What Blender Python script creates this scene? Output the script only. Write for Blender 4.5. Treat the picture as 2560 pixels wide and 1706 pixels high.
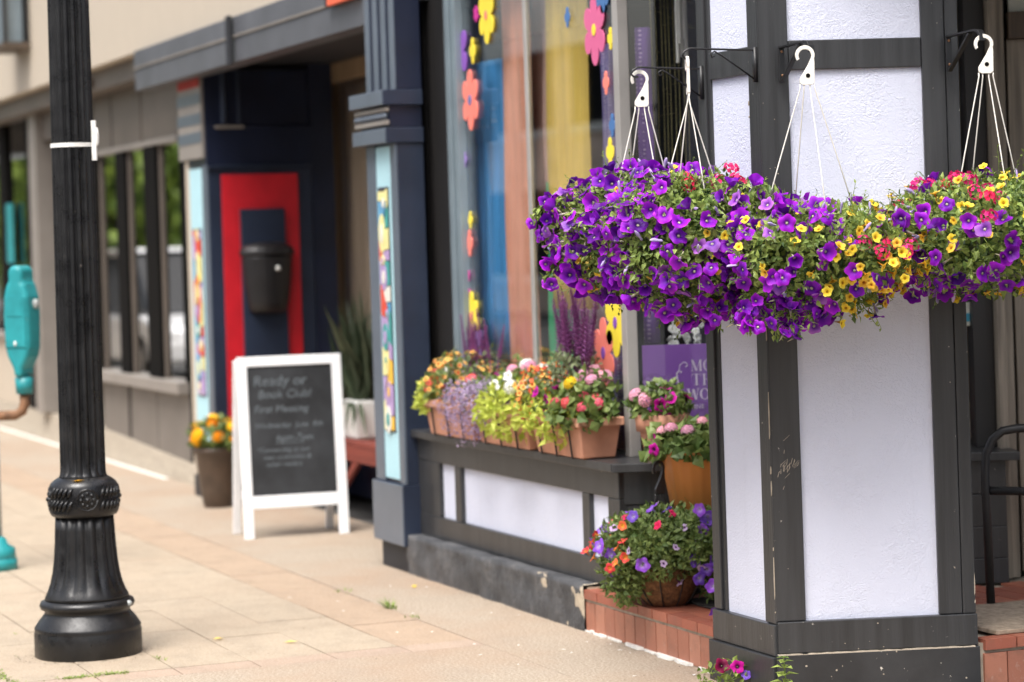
import bpy, math, random
from mathutils import Vector, Matrix, noise
R = math.radians
for o in list(bpy.data.objects):
    bpy.data.objects.remove(o)
SC = bpy.context.scene
COL = SC.collection

# ------------------------------------------------------------------ camera
CS, CC = 0.37781862, 0.92587963           # sine / cosine of the angle between lens axis and street
RGT = Vector((CS, CC, 0)); FWD = Vector((-CC, CS, 0)); UP = Vector((0, 0, 1))
ROLL = 0.032
cam = bpy.data.cameras.new('camera'); camo = bpy.data.objects.new('camera', cam); COL.objects.link(camo)
cx = RGT * math.cos(ROLL) - UP * math.sin(ROLL)
cy = RGT * math.sin(ROLL) + UP * math.cos(ROLL)
m = Matrix((cx, cy, -FWD)).transposed().to_4x4(); m.translation = (0, 0, 1.6)
camo.matrix_world = m
cam.sensor_width = 36; cam.lens = 6200 / 2560 * 36
cam.shift_y = -(853 - 605) / 2560
cam.clip_start = .1; cam.clip_end = 600
cam.dof.use_dof = True; cam.dof.focus_distance = 8.35; cam.dof.aperture_fstop = 2.2
SC.camera = camo

# ------------------------------------------------------------------ sky, sun, exposure
W = bpy.data.worlds.new('World'); SC.world = W; W.use_nodes = True
nt = W.node_tree; nt.nodes.clear()
sky = nt.nodes.new('ShaderNodeTexSky'); sky.sky_type = 'NISHITA'; sky.sun_disc = False
SUN_EL, SUN_AZ = R(62), R(138)             # azimuth measured from +Y clockwise (compass style)
sky.sun_elevation = SUN_EL; sky.sun_rotation = SUN_AZ
sky.air_density = 1.0; sky.dust_density = 6.0; sky.ozone_density = 1.0
hs = nt.nodes.new('ShaderNodeHueSaturation'); hs.inputs['Saturation'].default_value = .55
bg = nt.nodes.new('ShaderNodeBackground'); bg.inputs[1].default_value = .1
wo = nt.nodes.new('ShaderNodeOutputWorld')
nt.links.new(sky.outputs[0], hs.inputs['Color']); nt.links.new(hs.outputs[0], bg.inputs[0]); nt.links.new(bg.outputs[0], wo.inputs[0])
sl = bpy.data.lights.new('sun', 'SUN'); sl.energy = 1.4; sl.angle = R(32); sl.color = (1, .985, .965)
so = bpy.data.objects.new('sun', sl); COL.objects.link(so)
sd = Vector((math.sin(SUN_AZ) * math.cos(SUN_EL), math.cos(SUN_AZ) * math.cos(SUN_EL), math.sin(SUN_EL)))
so.rotation_euler = (-sd).to_track_quat('-Z', 'Y').to_euler(); so.location = (0, 0, 30)
SC.view_settings.view_transform = 'Standard'; SC.view_settings.look = 'None'
SC.view_settings.exposure = 1.44; SC.view_settings.gamma = 1
SC.view_settings.use_curve_mapping = False

# ------------------------------------------------------------------ materials
MATS = {}
def _base(name):
    m = bpy.data.materials.new(name); m.use_nodes = True
    nt = m.node_tree; b = nt.nodes['Principled BSDF']
    MATS[name] = m
    return m, nt, b
def N(nt, t, **kw):
    n = nt.nodes.new(t)
    for k, v in kw.items():
        if k in n.inputs: n.inputs[k].default_value = v
        else: setattr(n, k, v)
    return n
def mixc(nt, fac, a, b, mode='MIX'):
    n = nt.nodes.new('ShaderNodeMix'); n.data_type = 'RGBA'; n.blend_type = mode
    for s, v in ((n.inputs['Factor'], fac), (n.inputs['A'], a), (n.inputs['B'], b)):
        if hasattr(v, 'is_linked') or hasattr(v, 'links'): nt.links.new(v, s)
        elif isinstance(v, (int, float)): s.default_value = v if s.name == 'Factor' else (v, v, v, 1)
        else: s.default_value = (*v[:3], 1)
    return n.outputs['Result']
def ramp(nt, src, stops):
    r = nt.nodes.new('ShaderNodeValToRGB'); el = r.color_ramp.elements
    while len(el) > 1: el.remove(el[0])
    for i, (p, c) in enumerate(stops):
        e = el[0] if i == 0 else el.new(p)
        e.position = p; e.color = (*c, 1) if not isinstance(c, (int, float)) else (c, c, c, 1)
    nt.links.new(src, r.inputs[0]); return r.outputs[0]
def pos(nt): return nt.nodes.new('ShaderNodeNewGeometry').outputs['Position']
def noi(nt, vec, scale, detail=3, rough=.55, dist=0):
    n = N(nt, 'ShaderNodeTexNoise', Scale=scale, Detail=detail, Roughness=rough, Distortion=dist)
    nt.links.new(vec, n.inputs['Vector']); return n.outputs['Fac']
def bump(nt, b, h, strength, dist):
    n = N(nt, 'ShaderNodeBump', Strength=strength, Distance=dist)
    nt.links.new(h, n.inputs['Height']); nt.links.new(n.outputs[0], b.inputs['Normal'])
def mat(name, col, rough=.5, var=.12, vs=6, bs=0, bscale=80, bdist=.003, metal=0, spec=.5, chips=0, chipcol=(.62, .58, .5), chipscale=22, stretch=None):
    m, nt, b = _base(name); p = pos(nt)
    if stretch:
        mp = N(nt, 'ShaderNodeMapping'); mp.inputs['Scale'].default_value = stretch; nt.links.new(p, mp.inputs[0]); p = mp.outputs[0]
    n1 = noi(nt, p, vs, 4)
    dark = tuple(c * (1 - var) for c in col); lite = tuple(min(1, c * (1 + var)) for c in col)
    c = ramp(nt, n1, [(.3, dark), (.7, lite)])
    if chips:
        n2 = noi(nt, pos(nt), chipscale, 6, .7)
        f = ramp(nt, n2, [(chips, 0.0), (chips + .012, 1.0)])
        c = mixc(nt, f, c, chipcol)
    nt.links.new(c, b.inputs['Base Color'])
    b.inputs['Roughness'].default_value = rough; b.inputs['Metallic'].default_value = metal
    b.inputs['Specular IOR Level'].default_value = spec
    if bs: bump(nt, b, noi(nt, p, bscale, 4, .6), bs, bdist)
    return m

def stucco(name, col, sc=64, st=.52):
    m, nt, b = _base(name); p = pos(nt)
    n1 = noi(nt, p, sc, 3, .55, 1.6); n2 = noi(nt, p, 7, 2)
    h = N(nt, 'ShaderNodeMath', operation='MULTIPLY'); nt.links.new(ramp(nt, n1, [(.38, 0.0), (.62, 1.0)]), h.inputs[0])
    nt.links.new(ramp(nt, n2, [(.36, .25), (.6, 1.0)]), h.inputs[1])
    bump(nt, b, h.outputs[0], st, .0028)
    c = ramp(nt, n2, [(.3, tuple(x * .965 for x in col)), (.7, col)])
    st2 = ramp(nt, noi(nt, p, 3.1, 6, .7), [(.6, 0.0), (.8, .1)])
    mp = N(nt, 'ShaderNodeMapping'); mp.inputs['Scale'].default_value = (14, 14, .7); nt.links.new(p, mp.inputs[0])
    c = mixc(nt, ramp(nt, noi(nt, mp.outputs[0], 1.4, 5, .7), [(.55, 0.0), (.8, .22)]), c, tuple(x * .72 for x in col))
    nt.links.new(mixc(nt, st2, c, (.55, .5, .45)), b.inputs['Base Color']); b.inputs['Roughness'].default_value = .7
    return m
stucco('stucco', (.64, .665, .785))
stucco('stucco_beige', (.5, .43, .34), 40, .3)
stucco('lightblue', (.42, .66, .72), 70, .5)
mat('dark_paint', (.032, .033, .035), .34, .3, 9, .4, 45, .0025, chips=.69, chipscale=34, stretch=(3, 3, .15))
mat('dark_base', (.026, .027, .029), .4, .3, 5, .35, 40, .003, chips=.67, chipscale=26)
mat('black_wood', (.012, .011, .011), .5, .5, 6, .5, 40, .004, stretch=(1, 1, .1))
mat('cream_caulk', (.42, .36, .28), .7, .2, 30, .4, 60)
mat('white_caulk', (.75, .74, .7), .7, .15, 30, .6, 60)
mat('alu', (.42, .4, .38), .38, .1, 5, metal=.35)
mat('alu_blue', (.2, .25, .28), .35, .1, 5, metal=.2)
mat('navy', (.02, .028, .05), .3, .2, 4, .1, 60)
mat('navy_lit', (.098, .12, .152), .33, .12, 4, .1, 60)  # navy paint lightened for street-facing sides; the sky sheen is in this colour
mat('navy_dark', (.008, .012, .03), .35, .3, 4)
mat('red_paint', (.5, .006, .016), .5, .12, 7, .15, 80)
mat('black_plastic', (.012, .011, .012), .4, .2, 10, .2, 120, .001)
mat('knob_white', (.7, .7, .66), .4)
mat('beam_grey', (.088, .091, .102), .45, .2, 3)
mat('beam_dark', (.015, .016, .02), .6, .3, 3)
mat('orange_sign', (.72, .12, .05), .5, .08)
mat('taupe', (.125, .102, .083), .5, .12, 3)
mat('taupe_light', (.24, .215, .19), .5, .12, 3)
mat('kick_grey', (.155, .137, .12), .5, .12, 3)
mat('mullion_dark', (.006, .0055, .005), .8, .2, 3, spec=.08)
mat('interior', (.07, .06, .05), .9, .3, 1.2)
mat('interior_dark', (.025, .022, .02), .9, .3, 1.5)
mat('interior_tan', (.3, .2, .11), .8, .3, 1.5, stretch=(1, 1, .15))
mat('tan_wood', (.28, .19, .11), .55, .3, 5, .2, 40, stretch=(4, 4, .3))
mat('grey_wood', (.25, .215, .17), .7, .35, 9, .6, 60, .004, stretch=(6, 6, .25))
mat('brown_wood', (.075, .052, .034), .6, .4, 9, .4, 60, .003, stretch=(6, 6, .25))
mat('iron', (.014, .014, .015), .45, .3, 20, .3, 90, .001)
def iron_mat():
    m, nt, b = _base('lamp_black'); p = pos(nt)
    c = ramp(nt, noi(nt, p, 7, 6, .7), [(.4, (.004, .004, .0045)), (.62, (.009, .009, .0095)), (.8, (.03, .027, .024))])
    c = mixc(nt, ramp(nt, noi(nt, p, 26, 6, .75), [(.66, 0.0), (.69, .8)]), c, (.1, .09, .08))
    nt.links.new(c, b.inputs['Base Color']); nt.links.new(ramp(nt, noi(nt, p, 11, 5, .7), [(.35, .22), (.7, .55)]), b.inputs['Roughness'])
    bump(nt, b, noi(nt, p, 70, 5, .65), .5, .0018)
iron_mat()
mat('white_plastic', (.76, .73, .66), .35, .06, 40, .15, 300, .0005)
mat('white_paint', (.82, .83, .84), .45, .05, 8, .1, 40)
mat('chalkboard', (.022, .024, .027), .55, .55, 5)
mat('chalk', (.125, .145, .16), .9, .3, 40)
mat('terracotta', (.5, .235, .15), .65, .14, 10, .1, 90)
mat('terracotta_light', (.53, .27, .18), .65, .12, 10, .1, 90)
mat('orange_pot', (.68, .26, .075), .38, .12, 9, stretch=(1, 1, .3))
mat('brown_pot', (.075, .05, .034), .45, .25, 8, .1, 60)
mat('white_pot', (.75, .74, .7), .4, .05)
mat('green_plastic', (.18, .19, .16), .5, .1)
mat('coco', (.16, .075, .03), .95, .5, 60, .9, 120, .006)
mat('soil', (.02, .014, .01), .95, .4, 40, .8, 60, .01)
def tile_mat(name, c1, c2, c3):
    m, nt, b = _base(name); p = pos(nt); oi = nt.nodes.new('ShaderNodeObjectInfo')
    c = ramp(nt, oi.outputs['Random'], [(0, c1), (.5, c2), (1, c3)])
    c = mixc(nt, ramp(nt, noi(nt, p, 12, 6, .75), [(.48, 0.0), (.75, .6)]), c, (.16, .085, .06))
    c = mixc(nt, ramp(nt, noi(nt, p, 30, 5, .7), [(.6, 0.0), (.75, .4)]), c, (.5, .4, .33))
    nt.links.new(c, b.inputs['Base Color']); b.inputs['Roughness'].default_value = .5; bump(nt, b, noi(nt, p, 60, 4), .3, .002)
tile_mat('quarry_tile', (.27, .085, .055), (.33, .1, .06), (.37, .13, .08)); tile_mat('quarry_face', (.32, .125, .08), (.37, .15, .095), (.4, .18, .12))
mat('mortar', (.38, .33, .26), .85, .2, 30, .6, 70)
mat('mat_tan', (.33, .26, .19), .95, .35, 40, .9, 160, .006)
mat('mat_dark', (.05, .045, .04), .95, .6, 30, .9, 160, .006)
mat('rubber', (.012, .012, .012), .8, .2)
mat('teal', (.02, .26, .28), .4, .18, 9, .2, 60, chips=.71, chipcol=(.4, .42, .38))
mat('meter_grey', (.33, .35, .34), .45, .2, 9)
mat('rust', (.2, .1, .05), .8, .5, 20, .6, 60)
mat('red_wood', (.21, .045, .03), .6, .25, 6, .3, 40, stretch=(.3, 4, 4))
mat('purple_poster', (.19, .075, .33), .35, .08, 2)
mat('poster_text', (.62, .56, .66), .5, .05)
mat('card_white', (.66, .67, .58), .5, .05)
mat('card_blue', (.05, .35, .5), .5, .05)
for nme, cc in dict(purple=(.23, .085, .42), yellow=(.82, .66, .05), coral=(.85, .22, .17), magenta=(.55, .03, .27), pink=(.62, .12, .27), blue=(.06, .16, .38), violet=(.3, .2, .5)).items():
    mat('decal_' + nme, cc, .45, .04)
for nme, cc in dict(cream=(.75, .68, .3), red=(.62, .07, .04), blue=(.1, .3, .5), yellow=(.75, .45, .05), lilac=(.4, .28, .5), teal=(.05, .3, .28), white=(.7, .68, .6), green=(.3, .45, .1)).items():
    mat('art_' + nme, cc, .5, .1, 20)
mat('art_dark', (.03, .03, .04), .6)

def fabric(name, col, dots=None, dscale=55, trans=.12):
    m, nt, b = _base(name); p = pos(nt)
    mp = N(nt, 'ShaderNodeMapping'); mp.inputs['Scale'].default_value = (9, 9, .5); nt.links.new(p, mp.inputs[0])
    c = ramp(nt, noi(nt, mp.outputs[0], 1.5, 3), [(.3, tuple(x * .72 for x in col)), (.7, col)])  # fold shading painted in as darker vertical streaks
    if dots:
        mp2 = N(nt, 'ShaderNodeMapping'); mp2.inputs['Scale'].default_value = (.6, .6, 1); nt.links.new(p, mp2.inputs[0])
        v = N(nt, 'ShaderNodeTexVoronoi', Scale=dscale, Randomness=.15); nt.links.new(mp2.outputs[0], v.inputs['Vector'])
        c = mixc(nt, ramp(nt, v.outputs['Distance'], [(.26, 1.0), (.32, 0.0)]), c, dots)
    nt.links.new(c, b.inputs['Base Color']); b.inputs['Roughness'].default_value = .85
    t = N(nt, 'ShaderNodeBsdfTranslucent'); nt.links.new(c, t.inputs[0])
    mx = N(nt, 'ShaderNodeMixShader'); mx.inputs[0].default_value = trans
    nt.links.new(b.outputs[0], mx.inputs[1]); nt.links.new(t.outputs[0], mx.inputs[2])
    nt.links.new(mx.outputs[0], nt.nodes['Material Output'].inputs[0])
fabric('fab_blue', (.09, .4, .82)); fabric('fab_orange', (.97, .45, .3)); fabric('fab_yellow', (.97, .7, .16))
fabric('fab_green', (.08, .62, .28)); fabric('fab_navy', (.16, .13, .36), (.5, .45, .62), 70); fabric('fab_pink', (.75, .5, .42))
fabric('fab_violet', (.17, .07, .35), (.42, .3, .55)); fabric('fab_brown', (.9, .7, .5)); fabric('fab_grey', (.65, .58, .5))
fabric('fab_plaid', (.4, .12, .1), (.2, .4, .15), 18); fabric('fab_red', (.5, .06, .05))

def glass(name, k=2.0, tint=(.95, .96, .96), rmin=.045):
    m, nt, b = _base(name); nt.nodes.remove(b)
    g0 = nt.nodes.new('ShaderNodeNewGeometry')
    dt = N(nt, 'ShaderNodeVectorMath', operation='DOT_PRODUCT'); nt.links.new(g0.outputs['Incoming'], dt.inputs[0]); nt.links.new(g0.outputs['Normal'], dt.inputs[1])
    ab = N(nt, 'ShaderNodeMath', operation='ABSOLUTE'); nt.links.new(dt.outputs['Value'], ab.inputs[0])
    om = N(nt, 'ShaderNodeMath', operation='SUBTRACT'); om.inputs[0].default_value = 1; nt.links.new(ab.outputs[0], om.inputs[1])
    pw = N(nt, 'ShaderNodeMath', operation='POWER'); nt.links.new(om.outputs[0], pw.inputs[0]); pw.inputs[1].default_value = 5
    mu = N(nt, 'ShaderNodeMath', operation='MULTIPLY_ADD'); mu.use_clamp = True; nt.links.new(pw.outputs[0], mu.inputs[0]); mu.inputs[1].default_value = k * (1 - rmin); mu.inputs[2].default_value = k * rmin
    t = N(nt, 'ShaderNodeBsdfTransparent'); t.inputs[0].default_value = (*tint, 1)
    g = N(nt, 'ShaderNodeBsdfGlossy', Roughness=.0); g.inputs[0].default_value = (1, 1, 1, 1)
    mx = N(nt, 'ShaderNodeMixShader')
    nt.links.new(mu.outputs[0], mx.inputs[0]); nt.links.new(t.outputs[0], mx.inputs[1]); nt.links.new(g.outputs[0], mx.inputs[2])
    nt.links.new(mx.outputs[0], nt.nodes['Material Output'].inputs[0])
glass('glass', 1.6); glass('glass_dark', 2.1, (.55, .57, .55))

def leafmat(name, c1, c2, trans=.35, rough=.5):
    m, nt, b = _base(name)
    g = nt.nodes.new('ShaderNodeNewGeometry')
    c = ramp(nt, g.outputs['Random Per Island'], [(0, c1), (.6, c2), (1, tuple(min(1, x * 1.35) for x in c2))])
    c = mixc(nt, ramp(nt, noi(nt, g.outputs['Position'], 14, 2), [(.35, 0.0), (.65, .55)]), c, tuple(x * .75 for x in c1))
    nt.links.new(c, b.inputs['Base Color']); b.inputs['Roughness'].default_value = rough
    t = N(nt, 'ShaderNodeBsdfTranslucent'); nt.links.new(c, t.inputs[0])
    mx = N(nt, 'ShaderNodeMixShader'); mx.inputs[0].default_value = trans
    nt.links.new(b.outputs[0], mx.inputs[1]); nt.links.new(t.outputs[0], mx.inputs[2])
    nt.links.new(mx.outputs[0], nt.nodes['Material Output'].inputs[0])
leafmat('leaf_basket', (.08, .15, .028), (.32, .41, .095))
leafmat('leaf_green', (.085, .15, .035), (.23, .3, .085))
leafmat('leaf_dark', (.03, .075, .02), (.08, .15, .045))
leafmat('leaf_muted', (.05, .075, .04), (.12, .15, .085))
leafmat('leaf_lime', (.36, .44, .04), (.6, .66, .12))
leafmat('leaf_grey', (.14, .19, .09), (.27, .31, .17))
leafmat('leaf_tree', (.1, .18, .03), (.28, .38, .06))
leafmat('alyssum', (.25, .17, .32), (.5, .4, .58)); leafmat('straw', (.35, .3, .14), (.5, .45, .22))
leafmat('grass', (.14, .22, .04), (.3, .38, .09))

def petal(name, rad, stops, edge_var=.25, trans=.3):
    """stops: radius fraction -> colour, read in the flower's own coordinates"""
    m, nt, b = _base(name)
    tc = nt.nodes.new('ShaderNodeTexCoord'); sx = nt.nodes.new('ShaderNodeSeparateXYZ'); nt.links.new(tc.outputs['Object'], sx.inputs[0])
    cb = nt.nodes.new('ShaderNodeCombineXYZ'); nt.links.new(sx.outputs[0], cb.inputs[0]); nt.links.new(sx.outputs[1], cb.inputs[1])
    ln = N(nt, 'ShaderNodeVectorMath', operation='LENGTH'); nt.links.new(cb.outputs[0], ln.inputs[0])
    dv = N(nt, 'ShaderNodeMath', operation='DIVIDE'); nt.links.new(ln.outputs['Value'], dv.inputs[0]); dv.inputs[1].default_value = rad
    c = ramp(nt, dv.outputs[0], stops)
    oi = nt.nodes.new('ShaderNodeObjectInfo')
    h = N(nt, 'ShaderNodeHueSaturation')
    mr = N(nt, 'ShaderNodeMapRange'); nt.links.new(oi.outputs['Random'], mr.inputs[0]); mr.inputs[3].default_value = .488; mr.inputs[4].default_value = .522
    mv = N(nt, 'ShaderNodeMapRange'); nt.links.new(oi.outputs['Random'], mv.inputs[0]); mv.inputs[3].default_value = 1 - edge_var; mv.inputs[4].default_value = 1 + edge_var
    nt.links.new(mr.outputs[0], h.inputs['Hue']); nt.links.new(mv.outputs[0], h.inputs['Value']); nt.links.new(c, h.inputs['Color'])
    nt.links.new(h.outputs[0], b.inputs['Base Color']); b.inputs['Roughness'].default_value = .55
    b.inputs['Specular IOR Level'].default_value = .25
    t = N(nt, 'ShaderNodeBsdfTranslucent'); nt.links.new(h.outputs[0], t.inputs[0])
    mx = N(nt, 'ShaderNodeMixShader'); mx.inputs[0].default_value = trans
    nt.links.new(b.outputs[0], mx.inputs[1]); nt.links.new(t.outputs[0], mx.inputs[2])
    nt.links.new(mx.outputs[0], nt.nodes['Material Output'].inputs[0])
petal('pet_purple', .0265, [(0, (.55, .52, .3)), (.11, (.5, .45, .35)), (.17, (.06, .004, .18)), (.4, (.17, .006, .42)), (.75, (.27, .009, .52)), (1, (.42, .025, .6))])
petal('pet_faded', .0265, [(0, (.55, .52, .3)), (.12, (.5, .45, .4)), (.2, (.12, .03, .3)), (.6, (.3, .09, .5)), (1, (.45, .18, .6))], .15)
petal('pet_deep', .0265, [(0, (.45, .42, .25)), (.11, (.4, .35, .3)), (.17, (.03, .002, .1)), (.6, (.09, .002, .24)), (1, (.15, .005, .3))], .2)
petal('pet_yellow', .0155, [(0, (.35, .14, .01)), (.2, (.5, .2, .01)), (.35, (.85, .5, .03)), (1, (.92, .66, .1))], .15)
petal('pet_pink', .04, [(0, (.78, .02, .16)), (.6, (.85, .03, .21)), (1, (.9, .1, .3))], .12)
petal('pet_lilac', .026, [(0, (.04, .005, .06)), (.2, (.1, .02, .15)), (.38, (.5, .36, .6)), (1, (.62, .48, .7))], .1)
petal('pet_violet', .027, [(0, (.6, .6, .6)), (.25, (.4, .25, .75)), (.6, (.22, .08, .62)), (1, (.28, .1, .66))], .15)
petal('pet_magenta', .027, [(0, (.02, 0, .02)), (.2, (.08, .002, .06)), (.4, (.48, .004, .3)), (1, (.58, .01, .36))], .12)
petal('pet_maroon', .027, [(0, (.02, 0, .01)), (.25, (.08, .002, .02)), (1, (.3, .008, .06))], .12)
petal('pet_coral', .018, [(0, (.8, .4, .05)), (.25, (.85, .25, .05)), (.5, (.85, .08, .06)), (1, (.9, .15, .1))], .12)
petal('pet_stripe', .018, [(0, (.5, .05, .02)), (.35, (.75, .12, .03)), (.5, (.85, .52, .12)), (1, (.9, .68, .26))], .2)
petal('pet_white', .027, [(0, (.6, .65, .2)), (.2, (.85, .85, .82)), (1, (.9, .9, .9))], .05)
petal('head_pink', .04, [(0, (.75, .3, .45)), (1, (.85, .45, .58))], .1)
petal('head_coral', .04, [(0, (.8, .1, .12)), (1, (.88, .16, .18))], .1)
petal('head_yellow', .04, [(0, (.85, .6, .02)), (1, (.9, .72, .05))], .1)
petal('head_orange', .04, [(0, (.85, .3, .01)), (1, (.92, .48, .02))], .1)
petal('head_white', .04, [(0, (.85, .85, .8)), (1, (.9, .9, .88))], .05)
petal('salvia', .02, [(0, (.2, .06, .17)), (1, (.34, .13, .36))], .3)

def ground_mat():
    m, nt, b = _base('aggregate'); p = pos(nt)
    sp = noi(nt, p, 95, 4, .75); lg = noi(nt, p, 1.1, 6, .65)
    c = ramp(nt, sp, [(.3, (.13, .098, .068)), (.44, (.3, .24, .18)), (.56, (.385, .32, .245)), (.7, (.55, .49, .41))])
    c = mixc(nt, ramp(nt, lg, [(.42, 0.0), (.68, .5)]), c, (.32, .2, .125))
    c = mixc(nt, ramp(nt, noi(nt, p, 3.3, 6, .7), [(.5, 0.0), (.75, .35)]), c, (.24, .2, .16))
    st = ramp(nt, noi(nt, p, 11, 6, .75), [(.62, 0.0), (.72, .4)])
    nt.links.new(mixc(nt, st, c, (.2, .16, .13)), b.inputs['Base Color']); b.inputs['Roughness'].default_value = .85
    bump(nt, b, sp, .8, .005)
ground_mat()
def slab_mat(name, c1, c2):
    m, nt, b = _base(name); p = pos(nt)
    oi = nt.nodes.new('ShaderNodeObjectInfo')
    c = ramp(nt, oi.outputs['Random'], [(0, c1), (1, c2)])
    c = mixc(nt, ramp(nt, noi(nt, p, 1.4, 6, .68), [(.4, 0.0), (.7, .45)]), c, (.33, .235, .155))
    c = mixc(nt, ramp(nt, noi(nt, p, 6, 6, .7), [(.45, 0.0), (.75, .6)]), c, tuple(x * .55 for x in c1))
    c = mixc(nt, ramp(nt, noi(nt, p, 17, 4, .6), [(.68, 0.0), (.71, .5)]), c, (.11, .09, .075))
    c = mixc(nt, ramp(nt, noi(nt, p, 105, 4, .75), [(.4, 0.0), (.72, .5)]), c, (.52, .46, .38))
    c = mixc(nt, ramp(nt, noi(nt, p, 60, 4, .75), [(.52, 0.0), (.75, .55)]), c, (.18, .14, .1))
    nt.links.new(c, b.inputs['Base Color']); b.inputs['Roughness'].default_value = .8
    bump(nt, b, noi(nt, p, 90, 4, .7), .6, .004)
slab_mat('slab_tan', (.335, .268, .19), (.36, .29, .208))
slab_mat('slab_red', (.325, .225, .148), (.35, .245, .162))
slab_mat('slab_pink', (.33, .235, .175), (.36, .26, .195))
mat('asphalt', (.06, .058, .055), .85, .2, 3, .5, 120, .004)
mat('joint', (.24, .19, .14), .95, .4, 20, .5, 60)
def plinth_mat():
    m, nt, b = _base('plinth'); p = pos(nt)
    c = ramp(nt, noi(nt, p, 9, 6, .7), [(.3, (.03, .031, .034)), (.55, (.075, .076, .08)), (.75, (.15, .145, .14))])
    sx = nt.nodes.new('ShaderNodeSeparateXYZ'); nt.links.new(p, sx.inputs[0])
    mr = N(nt, 'ShaderNodeMapRange'); nt.links.new(sx.outputs[0], mr.inputs[0])
    mr.inputs[1].default_value = -10.1; mr.inputs[2].default_value = -9.25; mr.inputs[3].default_value = -.12; mr.inputs[4].default_value = .13
    ad = N(nt, 'ShaderNodeMath', operation='ADD'); nt.links.new(noi(nt, p, 6.5, 5, .65), ad.inputs[0]); nt.links.new(mr.outputs[0], ad.inputs[1])
    f = ramp(nt, ad.outputs[0], [(.605, 0.0), (.625, 1.0)])
    nt.links.new(mixc(nt, f, c, (.5, .42, .31)), b.inputs['Base Color']); b.inputs['Roughness'].default_value = .6
    bump(nt, b, noi(nt, p, 25, 5, .7), .8, .012)
plinth_mat()

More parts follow.
